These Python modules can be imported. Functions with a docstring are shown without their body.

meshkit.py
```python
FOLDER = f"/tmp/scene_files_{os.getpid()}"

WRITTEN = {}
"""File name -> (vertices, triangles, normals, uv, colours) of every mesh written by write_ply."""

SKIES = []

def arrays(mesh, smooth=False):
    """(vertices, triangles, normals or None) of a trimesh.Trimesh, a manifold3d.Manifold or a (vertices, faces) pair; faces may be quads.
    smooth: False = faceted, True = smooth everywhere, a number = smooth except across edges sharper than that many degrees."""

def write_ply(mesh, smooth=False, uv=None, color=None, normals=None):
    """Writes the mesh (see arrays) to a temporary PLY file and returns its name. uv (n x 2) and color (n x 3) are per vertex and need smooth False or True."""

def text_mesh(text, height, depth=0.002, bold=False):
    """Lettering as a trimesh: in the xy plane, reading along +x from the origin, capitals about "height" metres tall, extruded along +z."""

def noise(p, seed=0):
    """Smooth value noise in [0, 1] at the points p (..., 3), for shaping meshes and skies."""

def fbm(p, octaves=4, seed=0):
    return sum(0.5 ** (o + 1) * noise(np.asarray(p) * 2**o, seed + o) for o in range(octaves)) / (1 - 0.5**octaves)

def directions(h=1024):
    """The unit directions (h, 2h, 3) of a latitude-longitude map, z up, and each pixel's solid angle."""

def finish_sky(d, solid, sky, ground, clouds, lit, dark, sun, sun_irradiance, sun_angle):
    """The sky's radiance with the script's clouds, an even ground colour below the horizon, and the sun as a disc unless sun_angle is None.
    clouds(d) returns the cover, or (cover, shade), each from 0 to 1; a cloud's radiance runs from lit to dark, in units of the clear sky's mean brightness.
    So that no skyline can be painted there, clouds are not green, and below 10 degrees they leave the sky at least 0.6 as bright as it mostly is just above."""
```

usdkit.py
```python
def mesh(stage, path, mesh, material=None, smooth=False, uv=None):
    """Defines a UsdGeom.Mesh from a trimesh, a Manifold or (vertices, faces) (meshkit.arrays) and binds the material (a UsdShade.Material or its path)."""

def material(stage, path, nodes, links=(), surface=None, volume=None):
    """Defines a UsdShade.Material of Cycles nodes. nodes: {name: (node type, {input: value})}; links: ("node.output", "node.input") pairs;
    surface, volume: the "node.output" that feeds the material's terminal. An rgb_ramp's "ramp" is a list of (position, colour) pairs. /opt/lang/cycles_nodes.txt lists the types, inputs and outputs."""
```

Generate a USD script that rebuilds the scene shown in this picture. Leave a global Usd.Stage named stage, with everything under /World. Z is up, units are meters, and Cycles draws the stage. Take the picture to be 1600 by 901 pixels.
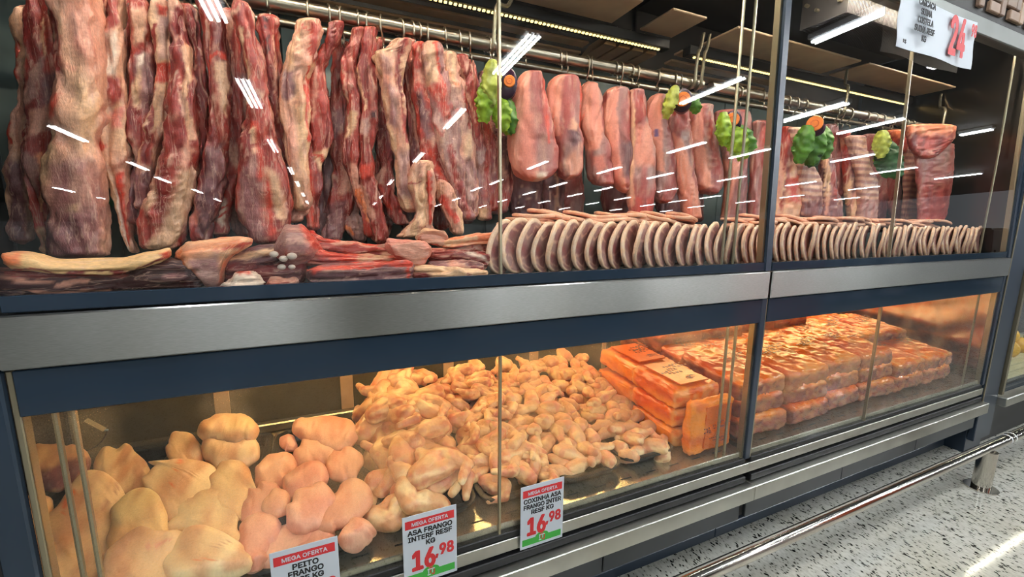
import math, random, re
import numpy as np, trimesh, manifold3d as m3, usdkit, meshkit
from scipy.interpolate import PchipInterpolator
from pxr import Usd, UsdGeom, UsdLux, Gf, Sdf, Vt, UsdShade

stage = Usd.Stage.CreateInMemory()
UsdGeom.SetStageUpAxis(stage, UsdGeom.Tokens.z)
UsdGeom.SetStageMetersPerUnit(stage, 1.0)
UsdGeom.Xform.Define(stage, '/World')
UsdGeom.Scope.Define(stage, '/World/Looks')

# ------------------------------------------------------------------ camera
FPX, YAW, PITCH, ROLL = 647.3, 0.41151, 0.16051, 0.010216
CAM = np.array([0.0, -1.15, 1.55])
EXPOSURE = 0.0
TILT, Z0 = 0.033, 1.39            # the upper glass leans back by this much per metre


def camera_axes():
    fw = np.array([math.sin(YAW) * math.cos(PITCH), math.cos(YAW) * math.cos(PITCH), -math.sin(PITCH)])
    r = np.array([math.cos(YAW), -math.sin(YAW), 0.0])
    u = np.cross(r, fw)
    c, s = math.cos(ROLL), math.sin(ROLL)
    return np.array([c * r + s * u, -s * r + c * u, fw])


MC = camera_axes()
cam = UsdGeom.Camera.Define(stage, '/World/camera')
cam.CreateHorizontalApertureAttr(36.0)
cam.CreateVerticalApertureAttr(36.0 * 901 / 1600)
cam.CreateFocalLengthAttr(36.0 * FPX / 1600)
cam.CreateClippingRangeAttr(Gf.Vec2f(0.05, 200))
cam.CreateExposureAttr(EXPOSURE)
g = Gf.Matrix4d(1)
for i, row in enumerate((MC[0], MC[1], -MC[2])):
    g.SetRow(i, Gf.Vec4d(*row, 0))
g.SetRow(3, Gf.Vec4d(*CAM, 1))
cam.AddTransformOp().Set(g)

# ------------------------------------------------------------------ light levels
TUBE = 135.0                        # store ceiling tubes
LED_UP = (3.2, (1.0, 0.72, 0.24))   # strips in the hanging case
LED_FRONT = (310.0, (1.0, 0.84, 0.68))
LED_LOW = (58.0, (1.0, 0.62, 0.26))  # strips over the chicken shelf
dome = UsdLux.DomeLight.Define(stage, '/World/store_ambience')
dome.CreateColorAttr(Gf.Vec3f(0.85, 0.93, 1.0))
dome.CreateIntensityAttr(0.10)


def ray(px, py):
    return MC.T @ np.array([(px - 800) / FPX, (450.5 - py) / FPX, 1.0])


def on_plane(px, py, n, d0):
    """the place-coordinates of a picture point that lies on the plane n.x = d0"""
    d = ray(px, py)
    return CAM + d * ((d0 - CAM @ n) / (d @ n))


NY, NX, NZ = np.array([0, 1.0, 0]), np.array([1.0, 0, 0]), np.array([0, 0, 1.0])
def aty(px, py, y): return on_plane(px, py, NY, y)
def atz(px, py, z): return on_plane(px, py, NZ, z)
NG = np.array([0, 1.0, -TILT]); NG /= np.linalg.norm(NG)
def atg(px, py, off=0.0): return on_plane(px, py, NG, -TILT * Z0 / math.hypot(1, TILT) + off)


def proj(p):
    q = (np.asarray(p, float) - CAM) @ MC.T
    return np.stack([800 + FPX * q[..., 0] / q[..., 2], 450.5 - FPX * q[..., 1] / q[..., 2]], -1)


def lin(c):
    c = np.asarray(c, float) / 255.0
    return np.where(c < 0.04045, c / 12.92, ((c + 0.055) / 1.055) ** 2.4)


# ------------------------------------------------------------------ scene helpers
used = {}
def numbered(path):
    n = used.get(path, 0)
    used[path] = n + 1
    return path if n == 0 else f'{path}_{n:03d}'


def tag(p, label=None, cat=None, group=None, kind=None):
    for k, v in (('label', label), ('category', cat), ('group', group), ('kind', kind)):
        if v:
            p.SetCustomDataByKey(k, v)
    return p


def thing(name, label=None, cat=None, loc=(0, 0, 0), group=None, kind=None, mat4=None):
    x = UsdGeom.Xform.Define(stage, numbered('/World/' + name))
    if mat4 is not None:
        x.AddTransformOp().Set(Gf.Matrix4d(*np.asarray(mat4).T.ravel().tolist()))
    else:
        x.AddTranslateOp().Set(Gf.Vec3d(*map(float, loc)))
    tag(x.GetPrim(), label, cat, group, kind)
    return x.GetPrim()


def part(parent, name, mesh, mat, smooth=30, col=None, label=None, kind=None, org=None):
    """one Mesh prim, a child of parent (or of /World). org: the parent's origin, taken off points given in world coordinates"""
    path = numbered((str(parent.GetPath()) if parent else '/World') + '/' + name)
    if org is not None:
        if hasattr(mesh, 'to_mesh'):
            mm = mesh.to_mesh(); mesh = (mm.vert_properties[:, :3].astype(float), mm.tri_verts)
        if isinstance(mesh, tuple):
            mesh = (np.asarray(mesh[0], float) - np.asarray(org, float), mesh[1])
        else:
            mesh = mesh.copy(); mesh.apply_translation(-np.asarray(org, float))
    m = usdkit.mesh(stage, path, mesh, mat, smooth=True if col is not None else smooth)
    if col is not None:
        UsdGeom.PrimvarsAPI(m).CreatePrimvar('col', Sdf.ValueTypeNames.Color3fArray, 'vertex').Set(Vt.Vec3fArray.FromNumpy(np.asarray(col, np.float32)))
    return tag(m.GetPrim(), label, None, None, kind)


def dup(root, mat4, label=None, group=None, name=None):
    was = root.GetCustomData()
    name = name or re.sub(r'_\d{3}$', '', str(root.GetPath()).split('/')[2])
    x = UsdGeom.Xform.Define(stage, numbered('/World/' + name))
    x.GetPrim().GetReferences().AddInternalReference(root.GetPath())
    x.GetPrim().SetInstanceable(True)
    x.ClearXformOpOrder()
    x.MakeMatrixXform().Set(Gf.Matrix4d(*np.asarray(mat4).T.ravel().tolist()))
    tag(x.GetPrim(), label or was.get('label'), was.get('category'), group or was.get('group'))
    return x.GetPrim()


def M4(loc=(0, 0, 0), rx=0, ry=0, rz=0, s=1.0):
    cx, sx, cy, sy, cz, sz = math.cos(rx), math.sin(rx), math.cos(ry), math.sin(ry), math.cos(rz), math.sin(rz)
    X = np.array([[1, 0, 0], [0, cx, -sx], [0, sx, cx]])
    Y = np.array([[cy, 0, sy], [0, 1, 0], [-sy, 0, cy]])
    Z = np.array([[cz, -sz, 0], [sz, cz, 0], [0, 0, 1]])
    m = np.eye(4); m[:3, :3] = (Z @ Y @ X) * s; m[:3, 3] = loc
    return m


def box(a, b, bev=0.0):
    """box from corner a to corner b, edges chamfered by bev"""
    a, b = np.minimum(a, b).astype(float), np.maximum(a, b).astype(float)
    bev = min(bev, 0.45 * (b - a).min())
    if bev <= 0:
        m = trimesh.creation.box(b - a); m.apply_translation((a + b) / 2); return m
    pts = []
    for k in range(3):
        e = np.full(3, bev); e[k] = 0
        for c in np.ndindex(2, 2, 2):
            pts.append(np.where(c, b - e, a + e))
    return m3tri(m3.Manifold.hull_points(np.array(pts)))


def m3tri(m):
    mm = m.to_mesh()
    return trimesh.Trimesh(mm.vert_properties[:, :3].astype(float), mm.tri_verts, process=False)


def cat(*ms): return trimesh.util.concatenate([x for x in ms])


def tube(pts, r, sides=10, closed=False):
    p = np.asarray(pts, float); n = len(p)
    r = np.broadcast_to(np.asarray(r, float), (n,))
    t = np.gradient(p, axis=0); t /= np.linalg.norm(t, axis=1, keepdims=True) + 1e-12
    a = np.cross(t[0], [0, 0, 1.0] if abs(t[0][2]) < 0.9 else [1.0, 0, 0]); a /= np.linalg.norm(a)
    A = []
    for k in range(n):
        a = a - t[k] * (a @ t[k]); a /= np.linalg.norm(a) + 1e-12; A.append(a)
    A = np.array(A); B = np.cross(t, A)
    ang = np.arange(sides) * 2 * np.pi / sides
    v = p[:, None] + r[:, None, None] * (np.cos(ang)[None, :, None] * A[:, None] + np.sin(ang)[None, :, None] * B[:, None])
    return ringmesh(v, True)


def ringmesh(v, caps=True):
    n, m = v.shape[:2]
    i, j = np.meshgrid(np.arange(n - 1), np.arange(m), indexing='ij')
    q = np.stack([i * m + j, i * m + (j + 1) % m, (i + 1) * m + (j + 1) % m, (i + 1) * m + j], -1).reshape(-1, 4)
    f = np.vstack([q[:, [0, 1, 2]], q[:, [0, 2, 3]]])
    vv = v.reshape(-1, 3)
    if caps:
        c0, c1 = len(vv), len(vv) + 1
        vv = np.vstack([vv, v[0].mean(0), v[-1].mean(0)])
        k = np.arange(m)
        f = np.vstack([f, np.stack([np.full(m, c0), (k + 1) % m, k], 1), np.stack([np.full(m, c1), (n - 1) * m + k, (n - 1) * m + (k + 1) % m], 1)])
    t = trimesh.Trimesh(vv, f, process=False)
    if t.volume < 0:
        t.invert()
    return t


def arc(c, r, a0, a1, n=8, ax=(0, 2)):
    out = []
    for a in np.linspace(a0, a1, n):
        p = np.array(c, float); p[ax[0]] += r * math.cos(a); p[ax[1]] += r * math.sin(a); out.append(p)
    return out


def prism(poly, axis, lo, hi):
    """extrude a polygon given in the two other axes (in xyz order) from lo to hi along axis"""
    from shapely.geometry import Polygon
    m = trimesh.creation.extrude_polygon(Polygon(poly), hi - lo, engine='earcut')
    v = m.vertices.copy()
    o = np.zeros_like(v); k = [i for i in range(3) if i != axis]
    o[:, k[0]], o[:, k[1]], o[:, axis] = v[:, 0], v[:, 1], v[:, 2] + lo
    m = trimesh.Trimesh(o, m.faces, process=False)
    if m.volume < 0: m.invert()
    return m


# ------------------------------------------------------------------ materials
def mat(name, nodes, links, surface='p.BSDF', volume=None):
    return usdkit.material(stage, '/World/Looks/' + name, nodes, links, surface=surface, volume=volume)


def plain(name, c, rough=0.5, metal=0.0, spec=0.5, var=0.0, scale=20.0, bump=0.0, stretch=(1, 1, 1), emis=0.0, ecol=None, coat=0.0, bscale=None):
    c = lin(c)
    nd = {'p': ('principled_bsdf', {'base_color': c, 'roughness': rough, 'metallic': metal, 'specular_ior_level': spec, 'coat_weight': coat})}
    lk = []
    if emis:
        nd['p'][1].update(emission_strength=emis, emission_color=ecol if ecol is not None else c)
    if var or bump:
        nd['t'] = ('texture_coordinate', {})
        nd['m'] = ('mapping', {'scale': stretch})
        nd['n'] = ('noise_texture', {'scale': scale, 'detail': 4.0})
        lk += [('t.object', 'm.vector'), ('m.vector', 'n.vector')]
        if var:
            nd['r'] = ('rgb_ramp', {'ramp': [(0.3, tuple(c * (1 - var))), (0.7, tuple(np.minimum(c * (1 + var), 1)))]})
            lk += [('n.fac', 'r.fac'), ('r.color', 'p.base_color')]
        if bump:
            src = 'n.height'
            nd['b'] = ('bump', {'strength': bump, 'distance': 0.002})
            lk += [('n.fac', 'b.height'), ('b.normal', 'p.normal')]
    return mat(name, nd, lk)


def meat_mat(name, rough=0.36, fine=260.0, amt=0.25, bump=0.35, stretch=(1, 1, 0.3), sss=0.0, spec=0.5, vein=0.0, grain=1.0, vscale=(1, 1, 0.10)):
    nd = {'a': ('attribute', {'attribute': 'col'}),
          't': ('texture_coordinate', {}), 'm': ('mapping', {'scale': stretch}),
          'n': ('noise_texture', {'scale': fine, 'detail': 5.0, 'roughness': 0.65}),
          'r': ('rgb_ramp', {'ramp': [(0.25, (1 - amt,) * 3), (0.75, (1 + 0.6 * amt,) * 3)]}),
          'x': ('mix', {'mix_type': 'multiply', 'fac': 1.0}),
          'b': ('bump', {'strength': bump, 'distance': 0.003}),
          'p': ('principled_bsdf', {'roughness': rough, 'specular_ior_level': spec})}
    if sss:
        nd['p'][1].update(subsurface_weight=sss, subsurface_radius=(0.012, 0.005, 0.003), subsurface_scale=1.0)
    lk = [('t.object', 'm.vector'), ('m.vector', 'n.vector'), ('n.fac', 'r.fac'), ('a.color', 'x.color1'), ('r.color', 'x.color2'),
          ('n.fac', 'b.height'), ('b.normal', 'p.normal')]
    if vein:        # thin pale sinews that run with the fibres, and short slanting grain
        nd.update({'m2': ('mapping', {'scale': vscale, 'rotation': (0.0, 0.10, 0.0)}), 'n2': ('noise_texture', {'scale': 62.0, 'detail': 3.0, 'distortion': 0.6}),
                   'r2': ('rgb_ramp', {'ramp': [(0.47, (0, 0, 0)), (0.5, (vein,) * 3), (0.53, (0, 0, 0))]}),
                   'm3': ('mapping', {'scale': (0.5, 1, 1), 'rotation': (0.0, 0.75, 0.0)}), 'n3': ('noise_texture', {'scale': 150.0, 'detail': 2.0}),
                   'r3': ('rgb_ramp', {'ramp': [(0.35, (1 - .16 * grain, 1 - .2 * grain, 1 - .2 * grain)), (0.65, (1 + .1 * grain,) * 3)]}), 'x3': ('mix', {'mix_type': 'multiply', 'fac': 1.0}),
                   'x2': ('mix', {'mix_type': 'mix', 'color2': tuple(lin((222, 176, 152)))})})
        lk += [('t.object', 'm2.vector'), ('m2.vector', 'n2.vector'), ('n2.fac', 'r2.fac'), ('t.object', 'm3.vector'), ('m3.vector', 'n3.vector'), ('n3.fac', 'r3.fac'),
               ('x.color', 'x3.color1'), ('r3.color', 'x3.color2'), ('r2.color', 'x2.fac'), ('x3.color', 'x2.color1'), ('x2.color', 'p.base_color')]
    else:
        lk.append(('x.color', 'p.base_color'))
    return mat(name, nd, lk)
STEEL = mat('brushed_steel', {
    't': ('texture_coordinate', {}), 'm': ('mapping', {'scale': (2.0, 60, 60)}), 'n': ('noise_texture', {'scale': 30.0, 'detail': 4.0}),
    'r': ('rgb_ramp', {'ramp': [(0.3, (0.34, 0.34, 0.325)), (0.7, (0.44, 0.44, 0.425))]}), 'c': ('combine_xyz', {'x': 0.0, 'y': 0.0, 'z': 1.0}),
    'p': ('principled_bsdf', {'metallic': 1.0, 'roughness': 0.30, 'anisotropic': 0.95})},
    [('t.object', 'm.vector'), ('m.vector', 'n.vector'), ('n.fac', 'r.fac'), ('r.color', 'p.base_color'), ('c.vector', 'p.tangent')])
STEEL_SIDE = plain('satin_steel', (200, 200, 192), rough=0.34, metal=1.0, var=0.12, scale=6)
CHROME = plain('polished_steel', (205, 200, 192), rough=0.14, metal=1.0)
PIPE = plain('worn_pipe_steel', (168, 156, 138), rough=0.30, metal=1.0, var=0.12, scale=9)
HEADER = plain('header_grey', (120, 122, 118), rough=0.42, metal=0.5, var=0.2, scale=2.5)
ENDWALL = plain('dull_end_steel', (84, 78, 72), rough=0.22, metal=1.0)
DECKS = plain('deck_steel', (178, 172, 156), rough=0.2, metal=0.85, var=0.1, scale=8)
NAVY = plain('navy_enamel', (36, 48, 60), rough=0.09, spec=0.35, var=0.06, scale=3)
POST = plain('post_enamel', (40, 52, 66), rough=0.3, spec=0.5)
ALU = plain('edge_aluminium', (160, 150, 126), rough=0.32, metal=0.85)
BLACK = plain('black_rubber', (14, 15, 17), rough=0.5)
KICK = plain('kick_panel_dark', (46, 50, 54), rough=0.35, var=0.15, scale=5)
BROWN = plain('canopy_panel', (190, 160, 130), rough=0.45, metal=0.0, var=0.15, scale=7)
DARK = plain('canopy_dark', (38, 35, 33), rough=0.6, var=0.2, scale=8)
GREYBACK = plain('back_panel_grey', (96, 110, 108), rough=0.35, metal=0.2, var=0.12, scale=5)
OLIVE = plain('shelf_back_olive', (104, 98, 78), rough=0.4, metal=0.3, var=0.15, scale=6)
DECKUP = plain('upper_deck_plate', (60, 62, 60), rough=0.35, metal=0.4)
WHITE = plain('white_paint', (216, 218, 220), rough=0.6)
CEIL = plain('ceiling_paint', (58, 58, 58), rough=0.8)
SHELFM = plain('shelf_goods', (92, 74, 62), rough=0.7, var=0.5, scale=5)
PALEGOODS = plain('pale_goods', (176, 172, 158), rough=0.7, var=0.25, scale=4)
BLACKTRAY = plain('tray_plastic', (30, 30, 29), rough=0.38)


def lamp(name, c, strength):
    return mat(name, {'e': ('emission', {'color': c, 'strength': strength})}, [], surface='e.emission')


TUBEM = lamp('tube_glow', (0.93, 0.97, 1.0), TUBE)
LEDU = lamp('led_warm', LED_UP[1], LED_UP[0])
LEDF = lamp('led_front', LED_FRONT[1], LED_FRONT[0])
LEDL = lamp('led_orange', LED_LOW[1], LED_LOW[0])

PANE = mat('clear_pane', {
    'f': ('fresnel', {'IOR': 1.55}), 'g': ('geometry', {}), 'inv': ('math', {'math_type': 'subtract', 'value1': 1.0}),
    'k': ('math', {'math_type': 'multiply'}), 't': ('transparent_bsdf', {'color': (0.96, 0.98, 0.97)}),
    'r': ('glossy_bsdf', {'color': (1, 1, 1), 'roughness': 0.0}), 'x': ('mix_closure', {})},
    [('g.backfacing', 'inv.value2'), ('f.fac', 'k.value1'), ('inv.value', 'k.value2'), ('k.value', 'x.fac'), ('t.BSDF', 'x.closure1'), ('r.BSDF', 'x.closure2')], surface='x.closure')
# the lower panes are misted: patches of fine droplets scatter a little light
FOG = mat('misted_pane', {
    'f': ('fresnel', {'IOR': 1.5}), 'g': ('geometry', {}), 'inv': ('math', {'math_type': 'subtract', 'value1': 1.0}),
    'k': ('math', {'math_type': 'multiply'}), 't': ('transparent_bsdf', {'color': (0.96, 0.98, 0.97)}),
    'r': ('glossy_bsdf', {'color': (1, 1, 1), 'roughness': 0.0}), 'x': ('mix_closure', {}),
    'n': ('noise_texture', {'scale': 3.1, 'detail': 3.0}), 'rr': ('rgb_ramp', {'ramp': [(0.48, (0, 0, 0)), (0.70, (0.13, 0.13, 0.13))]}),
    'n2': ('noise_texture', {'scale': 420.0, 'detail': 2.0}), 'r2': ('rgb_ramp', {'ramp': [(0.35, (0.4,) * 3), (0.65, (1.3,) * 3)]}),
    'mm': ('mix', {'mix_type': 'multiply', 'fac': 1.0}),
    'tl': ('translucent_bsdf', {'color': (0.9, 0.9, 0.88)}), 'y': ('mix_closure', {}), 'tc': ('texture_coordinate', {})},
    [('g.backfacing', 'inv.value2'), ('f.fac', 'k.value1'), ('inv.value', 'k.value2'), ('k.value', 'x.fac'), ('t.BSDF', 'y.closure1'), ('tl.BSDF', 'y.closure2'),
     ('tc.object', 'n.vector'), ('tc.object', 'n2.vector'), ('n.fac', 'rr.fac'), ('n2.fac', 'r2.fac'), ('rr.color', 'mm.color1'), ('r2.color', 'mm.color2'), ('mm.color', 'y.fac'),
     ('y.closure', 'x.closure1'), ('r.BSDF', 'x.closure2')], surface='x.closure')

# ------------------------------------------------------------------ the store: floor, ceiling, walls
FLOORM = mat('terrazzo', {
    't': ('texture_coordinate', {}), 'm': ('mapping', {'scale': (100, 56, 1)}), 'v': ('voronoi_texture', {'scale': 1.0, 'randomness': 1.0}),
    'm3': ('mapping', {'scale': (40, 24, 1)}), 'n3': ('noise_texture', {'scale': 1.0, 'detail': 2.0}), 'mu': ('math', {'math_type': 'multiply_add', 'value2': 1.5, 'value3': -0.60}), 'ad': ('math', {'math_type': 'add'}),
    'm2': ('mapping', {'scale': (3, 3, 1)}), 'n2': ('noise_texture', {'scale': 1.0, 'detail': 3.0}),
    'r': ('rgb_ramp', {'ramp': [(0.30, tuple(lin((26, 26, 24)))), (0.37, tuple(lin((110, 110, 102)))), (0.42, tuple(lin((196, 196, 186)))), (1.0, tuple(lin((218, 218, 210))))]}),
    'r2': ('rgb_ramp', {'ramp': [(0.3, (0.88, 0.87, 0.82)), (0.7, (1, 1, 1))]}), 'x': ('mix', {'mix_type': 'multiply', 'fac': 1.0}),
    'p': ('principled_bsdf', {'roughness': 0.08, 'specular_ior_level': 0.6})},
    [('t.object', 'm.vector'), ('m.vector', 'v.vector'), ('t.object', 'm3.vector'), ('m3.vector', 'n3.vector'), ('n3.fac', 'mu.value1'), ('v.distance', 'ad.value1'), ('mu.value', 'ad.value2'), ('ad.value', 'r.fac'),
     ('t.object', 'm2.vector'), ('m2.vector', 'n2.vector'), ('n2.fac', 'r2.fac'), ('r.color', 'x.color1'), ('r2.color', 'x.color2'), ('x.color', 'p.base_color')])
part(None, 'floor', box((-16, -30, -0.05), (36, 1.4, 0)), FLOORM, kind='structure')
part(None, 'ceiling', box((-16, -30, 4.25), (36, 1.4, 4.3)), CEIL, kind='structure')
part(None, 'wall_back', box((-16, 1.3, 0), (36, 1.4, 4.25)), DARK, kind='structure')
part(None, 'wall_front', box((-16, -30.1, 0), (36, -30.0, 4.25)), plain('far_wall', (170, 168, 160), rough=0.8), kind='structure')


def mirror_store(px, py, zc=4.1):
    """where the lamp hangs whose mirror image in the upper glass is seen at this picture point"""
    h = atg(px, py)
    d = ray(px, py); d = d / np.linalg.norm(d)
    d = d - 2 * (d @ NG) * NG
    return h + d * ((zc - h[2]) / d[2])


def fixture(x, y0, y1, n):
    cy = (y0 + y1) / 2; L = abs(y1 - y0)
    t = thing('fluorescent_light', 'white store ceiling batten with bare fluorescent tubes, seen mirrored in the upper glass', 'ceiling light', (x, cy, 4.25), group='store ceiling lights mirrored in the glass')
    w = 0.07 * n + 0.06
    hs_ = part(t, 'housing', box((-w / 2, -L / 2, -0.07), (w / 2, L / 2, -0.002), 0.012), WHITE)
    for k in range(n):
        o = (k - (n - 1) / 2) * 0.075
        part(t, 'fluorescent_tube', tube([(o, -L / 2 + 0.03, -0.098), (o, 0, -0.098), (o, L / 2 - 0.03, -0.098)], 0.02, 8), TUBEM)
        part(hs_, 'tube_holder', cat(*[box((o - 0.014, e - 0.012, -0.1), (o + 0.014, e + 0.012, -0.06)) for e in (-L / 2 + 0.025, L / 2 - 0.025)]), WHITE)


STREAKS = [((320, 0), (345, 42), 3), ((378, 128), (402, 173), 3), ((418, 218), (434, 243), 2), ((776, 122), (839, 60), 3), ((695, 205), (727, 173), 2), ((645, 257), (665, 240), 2),
           ((605, 292), (616, 281), 2), ((1061, 167), (1166, 126), 2), ((1041, 242), (1105, 225), 2), ((1010, 282), (1054, 271), 2), ((1219, 196), (1322, 164), 3), ((1313, 214), (1410, 187), 2),
           ((1274, 76), (1407, 10), 2), ((73, 201), (140, 224), 2), ((197, 255), (234, 269), 2), ((245, 278), (264, 288), 2), ((78, 293), (120, 303), 2), ((1450, 113), (1495, 98), 3), ((1498, 215), (1553, 205), 2),
           ((1140, 250), (1204, 235), 2), ((1355, 275), (1440, 262), 2), ((824, 266), (857, 255), 2), ((860, 294), (885, 287), 2), ((930, 301), (956, 293), 2), ((960, 315), (986, 308), 2), ((1048, 318), (1070, 313), 2),
           ((1096, 312), (1124, 306), 2), ((1300, 256), (1365, 243), 2), ((735, 301), (754, 293), 2), ((765, 290), (787, 282), 2), ((706, 316), (720, 309), 2), ((92, 331), (125, 336), 2), ((150, 308), (177, 317), 2),
           ((1306, 314), (1340, 309), 2), ((1440, 337), (1471, 332), 2), ((1456, 284), (1541, 270), 2), ((1075, 326), (1100, 322), 2), ((545, 356), (560, 348), 2), ((176, 345), (206, 352), 2)]
done = []
for a, b, n in STREAKS:
    A, B = mirror_store(*a), mirror_store(*b)
    x, y = (A[0] + B[0]) / 2, (A[1] + B[1]) / 2
    L = min(abs(A[1] - B[1]), 1.5) if y > -9 else 1.45
    if -14 < x < 33 and y > -28 and not any(abs(x - d[0]) < 0.6 and abs(y - d[1]) < 1.7 for d in done):
        done.append((x, y)); fixture(x, y - L / 2, y + L / 2, n)
for x in (-5.3, -1.1, 2.5, 6.3, 9.3, 12.0, 15.5, 20.0, 25.0):
    for y in (-11.4, -15.0, -18.0, -21.5, -25.0):
        if not any(abs(x - d[0]) < 1.2 and abs(y - d[1]) < 1.7 for d in done):
            done.append((x, y)); fixture(x, y - 0.7, y + 0.7, 2)
for x, y in ((-1.1, -1.6), (2.5, -1.5), (-5.3, -1.6)):  # unseen battens close to the case, added for overhead light
    fixture(x, y - 0.68, y + 0.68, 2)

# the other side of the aisle, mirrored in the steel band
rng = random.Random(14)
x, k = -6.5, 0
CAB = [WHITE, DARK, PALEGOODS, SHELFM, WHITE, KICK]
while x < 16:
    w = rng.choice((0.35, 0.5, 0.7, 0.9))
    mt = CAB[rng.choice((0, 0, 1, 2, 3, 4, 5, 1))]
    t = thing('upright_freezer', 'upright store freezer across the aisle, seen mirrored in the steel band', 'freezer', (x, -3.6, 0), group='freezers across the aisle')
    part(t, 'cabinet', box((0, -0.7, 0.08), (w - 0.02, -0.04, 1.75), 0.01), mt)
    part(t, 'door', box((0.02, -0.039, 0.16), (w - 0.04, 0, 1.70), 0.008), mt)
    part(t, 'handle', box((0.05, 0.001, 0.75), (0.075, 0.03, 1.2), 0.006), BLACK)
    part(t, 'foot_plate', box((0.02, -0.66, 0), (w - 0.04, -0.1, 0.079)), BLACK)
    x += w + 0.01
t = thing('promotional_stand', 'tall orange promotional stand, mirrored at the right end of the steel band', 'display stand', (5.2, -2.4, 0))
part(t, 'panel', box((-0.62, 0, 0.1), (0.62, 0.3, 1.75), 0.02), plain('stand_orange', (196, 84, 34), rough=0.5))
part(t, 'foot', box((-0.66, -0.06, 0), (0.66, 0.36, 0.1), 0.01), BLACK)

# ------------------------------------------------------------------ the display cases
XL, XM, XR = -0.625, 1.665, 3.925
DECK, UDECK, BACK = 0.54, 1.372, 1.06


def gy(z): return TILT * (z - Z0)     # front plane of the upper glass at height z


def glass_sheet(x0, x1, z0, z1, upper, th=0.006):
    y0, y1 = (gy(z0), gy(z1)) if upper else (0.0, 0.0)
    v = np.array([(x, y + dy, z) for x in (x0, x1) for (y, z) in ((y0, z0), (y1, z1)) for dy in (0, th)])
    return m3tri(m3.Manifold.hull_points(v))


def led_strip(x0, x1, y, z, down=True, pitch=0.02):
    b = trimesh.creation.box((0.011, 0.011, 0.006))
    return cat(*[b.copy().apply_translation((x, y, z)) for x in np.arange(x0 + 0.02, x1 - 0.01, pitch)])


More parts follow.
